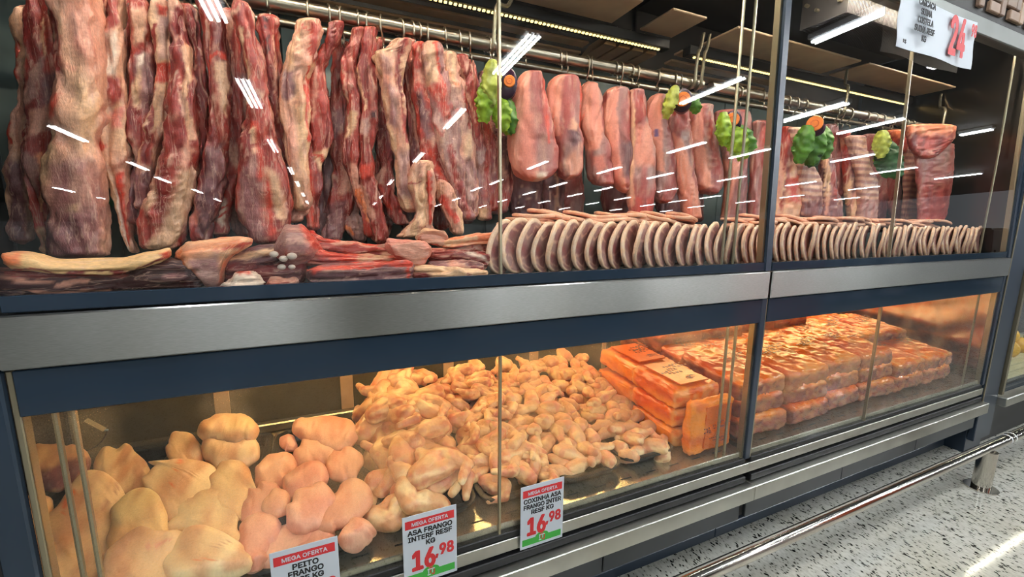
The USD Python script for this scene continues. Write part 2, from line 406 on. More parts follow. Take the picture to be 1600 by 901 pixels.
def build_case(name, label, x0, x1, joint, detail):
    t = thing(name, label, 'refrigerated display case', (x0, 0, 0))
    O = (x0, 0, 0)
    P = lambda n, m, mt, **k: part(t, n, m, mt, org=O, **k)
    a, b = x0 + 0.012, x1 - 0.012
    ai = detail.get('inner', a)
    # base
    P('plinth', box((ai, 0.16, 0.0), (b, BACK, 0.34)), KICK)
    P('kick_strip', box((x0, 0.13, 0.0), (x1 + 0.0105, 0.158, 0.055), 0.004), POST)
    n = 3
    for k in range(n):
        u, v = a + (b - a) * k / n, a + (b - a) * (k + 1) / n
        P('kick_panel', box((u + 0.002, 0.142, 0.06), (v - 0.002, 0.158, 0.33), 0.003), DARK)
        P('under_panel', box((u + 0.002, 0.0, 0.205), (v - 0.002, 0.018, 0.322), 0.003), KICK)
    P('bumper_rail', box((x0, -0.045, 0.325), (x1 + 0.0105, 0.02, 0.396), 0.003), STEEL_SIDE)
    P('rail_gap', box((a, 0.022, 0.33), (b, 0.15, 0.47)), BLACK)
    P('tag_rail', box((x0, -0.004, 0.44), (x1 + 0.0105, 0.02, 0.486), 0.002), STEEL_SIDE)
    P('rubber_seal', cat(box((a, -0.012, 0.399), (b, 0.018, 0.43), 0.003), box((a, -0.002, 0.488), (b, 0.018, 0.512), 0.003)), BLACK)
    # lower shelf
    P('deck', box((ai, 0.012, DECK - 0.025), (b, BACK - 0.01, DECK), 0.003), DECKS)
    for x in np.arange(a + 0.12, b - 0.1, 0.125):
        P('vent_slot', box((x, 0.05, DECK), (x + 0.05, 0.056, DECK + 0.0008)), BLACK)
    m = 5
    for k in range(m):
        u, v = ai + (b - ai) * k / m, ai + (b - ai) * (k + 1) / m
        P('lower_back_panel', box((u + 0.003, BACK, DECK), (v - 0.003, BACK + 0.02, 1.22), 0.003), OLIVE)
        P('back_post', box((v - 0.03, BACK - 0.012, DECK), (v + (0.03 if k < m - 1 else 0), BACK - 0.001, 1.22), 0.002), BROWN)
    P('back_ledge', box((ai, BACK - 0.06, DECK + 0.002), (b, BACK - 0.014, DECK + 0.045), 0.006), DECKS)
    P('shelf_ceiling', box((ai, 0.03, 1.225), (b, BACK, 1.245)), OLIVE)
    if detail['wm'] == 0: P('lower_led', led_strip(a + 0.03, b - 0.03, 0.055, 1.205, pitch=0.026), LEDL)
    LB = P('lower_led_bar', box((a + 0.02, 0.715, 1.209), (b - 0.02, 0.865, 1.2235), 0.002), ALU)
    part(LB, 'lower_led', cat(*[led_strip(a + 0.03, b - 0.03, yy, 1.205, pitch=0.03) for yy in (0.73, 0.77, 0.81, 0.85)]), LEDL, org=O)
    P('lower_led_bar', box((a + 0.02, 0.046, 1.209), (b - 0.02, 0.064, 1.2235), 0.002), ALU)
    # bands
    P('navy_panel', box((a, -0.004, 1.137), (b, 0.012, 1.237), 0.002), NAVY)
    P('steel_band', box((a - 0.011, -0.016, 1.242), (b + 0.011, 0.02, 1.355), 0.0035), STEEL)
    P('navy_strip', box((a, -0.002, 1.358), (b, 0.014, 1.392), 0.002), NAVY)
    # hanging chamber
    P('upper_deck', box((ai, 0.016, UDECK - 0.02), (b, 0.93, UDECK), 0.003), DECKUP)
    m = 9
    for k in range(m):
        u, v = ai + (b - ai) * k / m, ai + (b - ai) * (k + 1) / m
        P('upper_back_panel', box((u + 0.002, 0.94, UDECK), (v - 0.002, 0.955, 2.42), 0.003), GREYBACK)
    P('backing', box((ai, 0.957, UDECK), (b, 0.97, 2.75)), DARK)
    P('header', box((a - 0.01, gy(2.535) - 0.01, 2.537), (b + 0.01, gy(2.535) + 0.045, 2.618), 0.004), HEADER)
    P('front_led', led_strip(a + 0.06, b - 0.06, 0.098, 2.575), LEDF)
    P('front_led_bar', box((a + 0.05, 0.09, 2.579), (b - 0.05, 0.106, 2.60), 0.002), ALU)
    P('roof', box((ai, 0.125, 2.76), (b, 0.97, 2.78)), DARK)
    # canopy: light beam, steel panels, stepped louvres, evaporator
    P('light_beam', box((a + 0.05, 0.585, 2.405), (b - 0.05, 0.64, 2.45), 0.004), DARK)
    P('canopy_led', led_strip(a + 0.08, b - 0.08, 0.605, 2.4015), LEDU)
    for (u, v) in detail['panels']:
        P('canopy_panel', box((u, 0.36, 2.452), (v, 0.575, 2.462), 0.003), BROWN)
    for (u, v) in detail['back_panels']:
        for q in range(4):
            P('sloped_panel', box((u, 0.655 + q * 0.07, 2.44 - 0.022 * q), (v, 0.715 + q * 0.07, 2.452 - 0.022 * q), 0.003), BROWN)
    for x in detail['louvres']:
        P('louvre', prism([(x, 2.40), (x + 0.07, 2.40), (x + 0.075, 2.49)], 1, 0.66, 0.9), BROWN)
    for (u, v) in detail['fins']:
        P('evaporator_fins', cat(*[box((x, 0.13, 2.50), (x + 0.003, 0.34, 2.72)) for x in np.arange(u, v, 0.011)]), DARK, kind='stuff')
        for q in range(4):
            P('evaporator_pipe', tube([(u - 0.02, 0.16 + q * 0.05, 2.56 + 0.04 * (q % 2)), ((u + v) / 2, 0.16 + q * 0.05, 2.56 + 0.04 * (q % 2)), (v + 0.05, 0.16 + q * 0.05, 2.56 + 0.04 * (q % 2))], 0.008, 8), ALU)
    for (u, yy, L) in detail['tubes']:
        P('foam_lagging', tube([(u, yy, 2.60), (u + 0.05, yy + L * 0.3, 2.58), (u + 0.02, yy + L, 2.60)], 0.022, 10), ALU)
    # posts and glass
    P('end_post', cat(box((x0, 0.0, 0.51), (x0 + 0.012, 0.03, 1.237), 0.002)), ALU)
    P('corner_post', box((x1 - 0.022, -0.006, 0.51), (x1 + 0.010, 0.028, 1.24), 0.003), POST)
    v = np.array([(x, gy(z) + y, z) for x in (x1 - 0.022, x1 + 0.010) for z in (1.357, 2.536) for y in (-0.006, 0.028)])
    P('corner_post', m3tri(m3.Manifold.hull_points(v)), POST)
    v = np.array([(x, gy(z) + y, z) for x in (x1 - 0.036, x1 - 0.024) for z in (1.394, 2.536) for y in (0.006, 0.03)])
    P('pale_edge', m3tri(m3.Manifold.hull_points(v)), ALU)
    P('pale_edge', box((x1 - 0.036, 0.006, 0.515), (x1 - 0.024, 0.03, 1.136)), ALU)
    for (u, v) in ((a, joint - 0.004), (joint + 0.004, x1 - 0.024)):
        P('upper_glass', glass_sheet(u, v, 1.393, 2.536, True), PANE, smooth=False, label='large clear upper glass pane leaning slightly back')
        P('lower_glass', glass_sheet(u, v, 0.513, 1.136, False), FOG, smooth=False, label='misted clear lower glass pane')
    vv = np.array([(x, gy(z) + y, z) for x in (joint - 0.0037, joint + 0.0037) for z in (1.393, 2.536) for y in (-0.001, 0.012)])
    P('joint_strip', m3tri(m3.Manifold.hull_points(vv)), ALU)
    P('joint_strip', box((joint - 0.0037, -0.001, 0.513), (joint + 0.0037, 0.012, 1.136)), ALU)
    for xx in detail['rods_up']:
        P('support_rod', tube([(xx, 0.09, UDECK), (xx, 0.09, 2.0), (xx, 0.1, 2.76)], 0.006, 8), ALU)
    for xx in detail['rods_low']:
        P('support_rod', tube([(xx, 0.03, DECK), (xx, 0.03, 0.9), (xx, 0.03, 1.224)], 0.006, 8), ALU)
    xs = detail['wall']
    P('side_wall', box((xs - 0.004, 0.04, UDECK), (xs + 0.004, 0.935, 2.755)), [DARK, ENDWALL][detail['wm']])
    P('side_wall', box((xs - 0.004, 0.04, DECK), (xs + 0.004, BACK - 0.013, 1.22)), [DARK, CHROME][detail['wm']])
    return t


CASE1 = build_case('meat_display_case', 'near two-level glass fronted meat case with beef above and chicken below', XL, XM, 0.466,
                   dict(panels=[(-0.55, 1.24), (1.40, 1.60)], back_panels=[(-0.5, 1.22)], louvres=[1.26 + 0.085 * k for k in range(4)], fins=[(0.5, 1.42)], tubes=[(1.50, 0.2, 0.13), (1.58, 0.15, 0.15)], rods_up=[1.50, 1.565], wall=-1.05, inner=-1.045, wm=0, rods_low=[1.50, 1.55, -0.575, -0.545]))
CASE2 = build_case('meat_display_case', 'far two-level glass fronted meat case beyond the middle post, orange packs below', XM + 0.012, XR, 2.572,
                   dict(panels=[(1.80, 2.78), (2.86, 3.85)], back_panels=[(1.75, 2.6)], louvres=[], fins=[(2.2, 3.1)], tubes=[(1.75, 0.16, 0.15), (1.85, 0.2, 0.12)], rods_up=[3.80], wall=XR - 0.004, wm=1, rods_low=[3.72]))

# left and right neighbours
t = thing('end_panel', 'dark navy stile closing the left side of the near case', 'case panel', (-0.682, 0, 0))
part(t, 'navy_stile', box((0.0, -0.012, 0.40), (0.055, 0.008, 1.24), 0.004), NAVY)
v = np.array([(x, gy(z) + y, z) for x in (0.0, 0.055) for z in (1.242, 2.64) for y in (-0.012, 0.008)])
part(t, 'upper_stile', m3tri(m3.Manifold.hull_points(v)), POST)
part(t, 'dark_gap', box((-0.014, -0.004, 0.0), (-0.001, 0.008, 2.6)), BLACK)
t = thing('side_cladding', 'olive grey cladding board just left of the near case', 'case panel', (-1.6, 0, 0))
part(t, 'board', box((0, -0.02, 0.08), (0.905, 0.008, 2.6), 0.006), plain('olive_grey', (84, 88, 78), rough=0.4))
part(t, 'plinth', box((0, -0.01, 0.0), (0.905, 0.008, 0.079)), BLACK)

t = thing('end_panel', 'wide dark navy end panel closing the right side of the far case', 'case panel', (XR + 0.015, 0, 0))
part(t, 'navy_stile', box((0.0, -0.006, 0.10), (0.24, 0.03, 2.64), 0.004), POST)
part(t, 'pale_trim', box((0.0, -0.012, 0.30), (0.012, -0.0065, 2.53), 0.001), ALU)
part(t, 'board', box((0.0, 0.031, 0.0), (0.24, 1.05, 2.64), 0.003), POST)
nx = XR + 0.27
t = thing('counter_case', 'next glass counter case at the right edge with pale ribbed deck', 'display case', (nx, 0, 0))
part(t, 'base', box((0, 0.05, 0.0), (2.4, 1.0, 0.30), 0.005), BLACK)
part(t, 'bumper_rail', box((0, -0.05, 0.32), (2.4, 0.02, 0.385), 0.006), STEEL_SIDE)
part(t, 'body', box((0, 0.022, 0.302), (2.4, 1.0, 0.43), 0.004), POST)
for k in range(14):
    part(t, 'deck_slat', box((0.04, 0.06 + 0.06 * k, 0.431), (2.36, 0.112 + 0.06 * k, 0.445), 0.004), plain('cream_slat', (196, 190, 150), rough=0.4) if k == 0 else '/World/Looks/cream_slat')
part(t, 'front_post', m3tri(m3.Manifold.hull_points(np.array([(x, y, z) for x in (0, 0.03) for (y, z) in ((-0.02, 0.40), (0.03, 0.40), (-0.02, 1.3), (0.02, 1.3))]))), ALU)
part(t, 'glass', box((0.032, -0.012, 0.42), (2.36, -0.006, 1.3)), PANE, smooth=False)
part(t, 'case_back', box((0, 0.95, 0.446), (2.4, 1.0, 1.4)), OLIVE)
part(t, 'counter_top', box((0, 0.0, 1.302), (2.4, 1.0, 1.34), 0.004), POST)
part(t, 'case_led', led_strip(0.1, 2.3, 0.1, 1.297), lamp('led_counter', (1, 0.9, 0.7), 70.0))

YEL = plain('yellow_pepper', (232, 176, 26), rough=0.25, var=0.12, scale=9)
for k, (px_, py_, pz_) in enumerate(((5.32, .30, .50), (5.46, .36, .50), (5.60, .30, .50), (5.40, .44, .50), (5.40, .34, .60), (5.54, .40, .60))):
    tt = thing('yellow_pepper', 'yellow pepper in the small heap in the counter case at the right edge', 'pepper', (px_, py_, pz_ - .055), group='yellow peppers in the counter case')
    sp = trimesh.creation.icosphere(3, .062); vv_ = sp.vertices; an_ = np.arctan2(vv_[:, 1], vv_[:, 0]); sp.vertices = vv_ * (1 + .09 * np.cos(4 * an_ + k))[:, None] * (1, 1, 1.1) + (0, 0, .062)
    part(tt, 'fruit', sp, YEL, smooth=True)
    part(tt, 'stalk', tube([(0, 0, .125), (.004, 0, .14), (.01, 0, .155)], .007, 7), LEAFSTALK if k else plain('stalk_green', (70, 110, 40), rough=.5), smooth=True)
    LEAFSTALK = '/World/Looks/stalk_green'

# wall above the case with basket-weave tiles
t = thing('wall_above_case', kind='structure', loc=(0, 0, 0))
part(t, 'backing', box((-1.5, 0.05, 2.622), (6.0, 0.12, 4.245)), DARK)
TILES = [plain(f'weave_tile_{k}', c, rough=0.5, var=0.12, scale=18) for k, c in enumerate(((150, 122, 100), (132, 106, 88), (166, 138, 114), (120, 100, 86)))]
rng = random.Random(5)
W, gap = 0.058, 0.007
for i in range(-60, 60):
    for j in range(0, 45):
        x, z = 2.0 + (i + 2 * j) * W, 2.622 + (2 * j - i) * W - 0.6
        for (u, v, w, h) in ((x, z, 2 * W, W), (x + 2 * W, z, W, 2 * W)):
            if 3.05 < u < 4.7 and 2.62 < v and v + h < 3.02:
                part(t, 'tile', box((u + gap / 2, 0.028 + rng.uniform(0, .002), v + gap / 2), (u + w - gap / 2, 0.05, v + h - gap / 2), 0.004), TILES[rng.randrange(4)])

# ------------------------------------------------------------------ floor guard rail
t = thing('floor_guard_rail', 'round polished steel guard rail on short posts along the floor', 'guard rail', (0, -0.2, 0))
part(t, 'rail', tube([(-1.0, 0, 0.265), (2.0, 0, 0.265), (7.0, 0, 0.265)], 0.028, 20), CHROME)
for x in (0.2, 3.5, 6.5):
    q_ = part(t, 'post', tube([(x, 0, 0.0), (x, 0, 0.12), (x, 0, 0.24)], 0.042, 20), CHROME)
    part(q_, 'flange', tube([(x, 0, 0.0), (x, 0, 0.004), (x, 0, 0.008)], 0.075, 20), CHROME)
for x in (3.72, 3.78):
    part(t, 'joint_ring', tube([(x, 0, 0.265), (x + 0.006, 0, 0.265), (x + 0.012, 0, 0.265)], 0.0287, 20), WHITE)

# ------------------------------------------------------------------ hanging rails
RY, RZ, RR = 0.40, 2.192, 0.021
BY, BZ, BR = 0.62, 2.225, 0.014
def hang_rail(label, y, z, r, x0, x1, brackets):
    t = thing('hanging_rail', label, 'meat rail', (0, y, z))
    part(t, 'pipe', tube([(x0, 0, 0), ((x0 + x1) / 2, 0, 0), (x1, 0, 0)], r, 18), PIPE)
    for x in brackets:
        pts = [(x, -0.0, -r - 0.008), (x, -r - 0.012, -0.004), (x + 0.005, -r - 0.012, 0.09), (x + 0.02, -r - 0.0, 0.13), (x + 0.08, 0.03, 0.16), (x + 0.12, 0.05, 0.25)]
        P = PchipInterpolator(np.arange(len(pts)), np.array(pts))(np.linspace(0, len(pts) - 1, 24))
        part(t, 'bracket', tube(P, 0.0075, 8), ALU)
    return t
hang_rail('thick steel pipe carrying the front row of meat hooks in the near case', RY, RZ, RR, -1.04, XM - 0.03, [0.58, 1.56, 1.60])
hang_rail('thick steel pipe carrying the front row of meat hooks in the far case', RY, RZ, RR, XM + 0.03, XR - 0.02, [2.7, 3.78])
hang_rail('thinner steel pipe behind the front meat rail in the near case', BY, BZ, BR, -1.04, XM - 0.03, [])
hang_rail('thinner steel pipe behind the front meat rail in the far case', BY, BZ, BR, XM + 0.03, XR - 0.02, [])

# ------------------------------------------------------------------ meat: shapes lofted between two edges, painted per vertex
PAL = {k: lin(v) for k, v in dict(
    red=(172, 60, 48), dred=(122, 34, 32), bred=(204, 62, 40), fat=(224, 172, 146), cream=(234, 184, 142), pale=(214, 146, 122), silver=(176, 128, 118), mauve=(148, 90, 88),
    dmauve=(104, 58, 62), pink=(224, 130, 112), skin=(234, 152, 126), pork=(164, 80, 74), grey=(172, 128, 120), orange=(236, 126, 76), tan=(208, 160, 126), dark=(70, 30, 32), white=(234, 206, 184), bone=(240, 190, 132)).items()}


def nz(p, f, seed): return meshkit.noise(np.asarray(p) * np.asarray(f), seed)
def sm(a, b, x):
    t = np.clip((x - a) / (b - a), 0, 1); return t * t * (3 - 2 * t)
def mixc(a, b, t): return a + (b - a) * np.asarray(t)[..., None]


def base_coat(kind, P, seed, along=2):
    """albedo of a kind of meat at points P (metres); fibres run along the axis `along`"""
    st = np.array([34.0, 34.0, 34.0]); st[along] = 5.0
    fi = np.array([130.0, 130.0, 130.0]); fi[along] = 11.0
    a, b, c = nz(P, st, seed), nz(P, fi, seed + 1), nz(P, st * 2.6, seed + 2)
    ridge = 1 - np.abs(2 * nz(P, fi * 0.62, seed + 7) - 1)
    streak = sm(0.86, 0.98, ridge) * sm(0.35, 0.65, c)
    big = nz(P, st * 0.5, seed + 9)
    if kind == 'red':
        col = mixc(PAL['dred'], PAL['red'], sm(0.2, 0.75, 0.6 * a + 0.4 * b))
        col = mixc(col, PAL['bred'], sm(0.6, 0.9, big) * 0.5)
        return mixc(col, PAL['pale'], streak * 0.55)
    if kind == 'fat':
        col = mixc(PAL['pale'], PAL['cream'], sm(0.25, 0.75, a))
        col = mixc(col, PAL['silver'], sm(0.6, 0.85, c) * 0.5)
        return mixc(col, PAL['red'], sm(0.74, 0.95, big) * 0.35 + streak * 0.12)
    if kind == 'silver':
        col = mixc(PAL['mauve'], PAL['silver'], sm(0.25, 0.7, a))
        col = mixc(col, PAL['fat'], sm(0.55, 0.9, c) * 0.45 + streak * 0.3)
        return mixc(col, PAL['red'], sm(0.68, 0.95, big) * 0.4)
    if kind == 'mauve':
        col = mixc(PAL['dmauve'], PAL['mauve'], sm(0.2, 0.8, a))
        return mixc(col, PAL['silver'], streak * 0.6)
    if kind == 'mix':
        m = sm(0.42, 0.60, nz(P, st * 0.55, seed + 4))
        return mixc(base_coat('red', P, seed + 20, along), base_coat('fat', P, seed + 30, along), m)
    if kind == 'pork':
        col = mixc(PAL['pork'], PAL['grey'] * 0.92, sm(0.35, 0.8, a))
        col = mixc(col, PAL['red'], sm(0.55, 0.85, big) * 0.35)
        return mixc(col, PAL['fat'], sm(0.62, 0.85, c) * 0.35 + streak * 0.2)
    if kind == 'skin':
        return mixc(PAL['skin'], PAL['pink'], sm(0.3, 0.8, a) * 0.8)
    if kind == 'rib':
        z = P[..., along] + 0.012 * (nz(P, (14, 14, 14), seed) - 0.5)
        w = np.sin(z * 2 * np.pi / 0.036 + seed)
        col = mixc(PAL['grey'], PAL['fat'], sm(-0.4, 0.5, w))
        col = mixc(col, PAL['red'], sm(0.3, 0.95, -w) * 0.28)
        return mixc(col, PAL['silver'], sm(0.4, 0.8, a) * 0.4)
    if kind == 'orange':
        return mixc(PAL['orange'], PAL['cream'], sm(0.45, 0.85, a) * 0.7)
    if kind == 'chick':
        return mixc(CH[1], mixc(CH[0], CH[2], sm(0.3, 0.7, big)), sm(0.3, 0.7, a))
    if kind == 'fillet':
        return mixc(CH[3], mixc(CH[4], CH[3], 0.3), sm(0.3, 0.7, a))
    return np.broadcast_to(PAL[kind], P.shape).copy()


CH = [lin(c) for c in ((240, 198, 146), (220, 166, 124), (248, 216, 168), (244, 184, 156), (226, 148, 124))]


def seg_dist(q, a, b):
    a, b = np.asarray(a, float), np.asarray(b, float)
    t = np.clip(((q - a) @ (b - a)) / max(((b - a) @ (b - a)), 1e-9), 0, 1)
    return np.linalg.norm(q - a - t[..., None] * (b - a), axis=-1)


def inside(q, poly):
    x, y = q[..., 0], q[..., 1]; r = np.zeros(x.shape, bool); n = len(poly)
    for i in range(n):
        (x0, y0), (x1, y1) = poly[i], poly[(i + 1) % n]
        c = ((y0 > y) != (y1 > y)) & (x < (x1 - x0) * (y - y0) / ((y1 - y0) or 1e-9) + x0)
        r ^= c
    return r


def paint(col, Q, P, ops, seed, along=2, warp=1.0):
    """marks of fat, skin and muscle: s = stroke along points, p = patch"""
    W = np.stack([nz(P, (36, 36, 14), seed + 50), nz(P, (30, 30, 30), seed + 51)], -1) - 0.5
    W2 = np.stack([nz(P, (90, 90, 90), seed + 52), nz(P, (90, 90, 90), seed + 53)], -1) - 0.5
    q = Q + (W * 9 + W2 * 5) * warp
    for op in ops:
        k, pts, c = op[0], op[1], op[2]
        w = op[3] if len(op) > 3 else 3
        tone = base_coat(c, P, seed + 70, along)
        if k == 's':
            d = np.min([seg_dist(q, pts[i], pts[i + 1]) for i in range(len(pts) - 1)], axis=0)
            m = sm(w * 1.25, w * 0.6, d)
        else:
            d = np.min([seg_dist(q, pts[i], pts[(i + 1) % len(pts)]) for i in range(len(pts))], axis=0)
            d = np.where(inside(q, pts), -d, d)
            m = sm(w, -w, d)
        col = mixc(col, tone, m)
    return col


def loft(Lp, Rp, Nv, th, kind, seed, ops=(), n_around=48, step=0.0048, power=2.9, cap=0.018, amp=0.004, lump=0.0045, along=2, extra=None, wide=1.0, ridge=0.004, warp=1.0, foldk=1.8):
    """ring loft from left edge points to right edge points; Nv is the outward front direction, th the half thickness"""
    Lp, Rp = np.asarray(Lp, float), np.asarray(Rp, float)
    Cp = (Lp + Rp) / 2
    s = np.concatenate([[0], np.cumsum(np.linalg.norm(np.diff(Cp, axis=0), axis=1) + 1e-6)])
    n = max(int(s[-1] / step), 10)
    t = np.linspace(0, s[-1], n)
    # ends bunch up so that caps are round
    e = 0.5 * (1 - np.cos(np.linspace(0, np.pi, n))) * s[-1]
    t = 0.75 * t + 0.25 * e
    Li, Ri = PchipInterpolator(s, Lp)(t), PchipInterpolator(s, Rp)(t)
    C, H = (Li + Ri) / 2, (Ri - Li) / 2
    thv = PchipInterpolator(s, np.broadcast_to(np.asarray(th, float), (len(s),)))(t)
    d = np.minimum(t, s[-1] - t)
    sc = np.sqrt(np.clip(1 - (1 - np.clip(d / cap, 0, 1)) ** 2, 0.0025, 1))
    H = H * (0.35 + 0.65 * sc)[:, None] * wide
    hw = np.linalg.norm(H, axis=1)
    thv = np.minimum(thv, hw * 1.25) * sc
    ang = np.linspace(0, 2 * np.pi, n_around, endpoint=False)
    cu, su = np.cos(ang), np.sin(ang)
    cu, su = np.sign(cu) * np.abs(cu) ** (2 / power), np.sign(su) * np.abs(su) ** (2 / power)
    V = C[:, None] + H[:, None] * cu[None, :, None] + np.asarray(Nv)[None, None] * (thv[:, None] * su[None, :])[..., None]
    Hn = H / (hw[:, None] + 1e-9)
    O = Hn[:, None] * cu[None, :, None] + np.asarray(Nv)[None, None] * su[None, :, None]
    O /= np.linalg.norm(O, axis=-1, keepdims=True) + 1e-9
    f = np.array([34.0, 34.0, 34.0]); f[along] = 12
    dis = lump * 2 * (nz(V, f, seed + 11) - 0.5) + amp * 2 * (nz(V, f * 2.7, seed + 12) - 0.5) + 0.4 * amp * 2 * (nz(V, f * 7, seed + 13) - 0.5)
    fold = 1 - np.abs(2 * nz(V, f * np.where(np.arange(3) == along, 0.35, 1.0), seed + 14) - 1)
    dis -= lump * foldk * sm(0.8, 1.0, fold)
    crest = 1 - np.abs(2 * nz(V, np.where(np.arange(3) == along, 4.5, 40.0), seed + 15) - 1)
    dis += ridge * sm(0.84, 0.99, crest)
    if extra is not None: dis = dis + extra(V)
    V2 = V + O * (dis * sc[:, None])[..., None]
    m = ringmesh(V2, True)
    Vall = np.vstack([V.reshape(-1, 3), V[0].mean(0), V[-1].mean(0)])
    # the marks run straight through the piece: painted where its middle sheet lies
    flat = Vall - np.asarray(Nv) * ((Vall - Vall.mean(0)) @ np.asarray(Nv))[:, None] * 0.85
    col = base_coat(kind, Vall, seed, along)
    if kind in ('red', 'mix', 'mauve', 'silver', 'fat') and ridge > 0:
        cr = 1 - np.abs(2 * nz(Vall, np.where(np.arange(3) == along, 4.5, 40.0), seed + 15) - 1)
        on = sm(0.45, 0.6, nz(Vall, (12, 12, 12), seed + 16))
        col = mixc(col, PAL['fat'] if kind in ('red', 'mix', 'mauve') else PAL['red'], sm(0.93, 0.985, cr) * on * (0.75 if kind != 'fat' else 0.4))
    if ops: col = paint(col, proj(flat), Vall, ops, seed, along, warp)
    return m, np.clip(col, 0.01, 0.95)


MEAT = meat_mat('raw_meat', rough=0.33, amt=0.26, bump=0.6, spec=0.6, vein=0.42, grain=0.8)
MEATH = meat_mat('raw_meat_lying', rough=0.33, amt=0.24, bump=0.6, spec=0.6, vein=0.42, grain=0.6, stretch=(0.3, 1, 1), vscale=(0.10, 1, 1))
PORKM = meat_mat('raw_pork', rough=0.36, amt=0.12, bump=0.35, vein=0.10, grain=0.35)
CHICKM = meat_mat('raw_chicken', rough=0.33, amt=0.10, bump=0.25, fine=160, sss=0.12)
HOOKM = PIPE

hook_pts = []
def hang(name, label, cat_, y, th, rows, kind, seed, ops=(), group=None, mt=None, hook=True, **kw):
    kw.setdefault('wide', 1.1)
    """rows: (picture row, left, right) of the piece, which hangs in the plane at depth y"""
    L = [aty(l, r_, y) for r_, l, R_ in rows]
    R = [aty(R_, r_, y) for r_, l, R_ in rows]
    m, c = loft(L, R, (0, -1, 0), th, kind, seed, ops, **kw)
    top = (np.array(L[0]) + np.array(R[0])) / 2
    o = (top[0], y, float(m.vertices[:, 2].min()))
    t = thing(name, label, cat_, o, group)
    part(t, 'flesh', m, mt or MEAT, col=c, org=o)
    if hook: hook_pts.append((top[0], top[2]))
    return t


def lying(name, label, y, th, pts, kind, seed, ops=(), group=None, mt=None, cat_='beef', **kw):
    """pts: (picture x, picture y, half width in pixels) along the piece, lying in front plane y"""
    p = np.array(pts, float)
    tg = np.gradient(p[:, :2], axis=0); tg /= np.linalg.norm(tg, axis=1, keepdims=True)
    nn = np.stack([-tg[:, 1], tg[:, 0]], 1)
    a, b = p[:, :2] - nn * p[:, 2:], p[:, :2] + nn * p[:, 2:]
    yy = np.broadcast_to(np.asarray(y, float), (len(p),))
    L = [aty(*q, v) for q, v in zip(a, yy)]; R = [aty(*q, v) for q, v in zip(b, yy)]
    kw.setdefault('along', 0)
    m, c = loft(L, R, (0, -1, 0), th, kind, seed, ops, **kw)
    o = (float(np.mean([q[0] for q in L])), float(np.mean(yy)), float(m.vertices[:, 2].min()))
    t = thing(name, label, cat_, o, group)
    part(t, 'flesh', m, mt or MEATH, col=c, org=o)
    return t


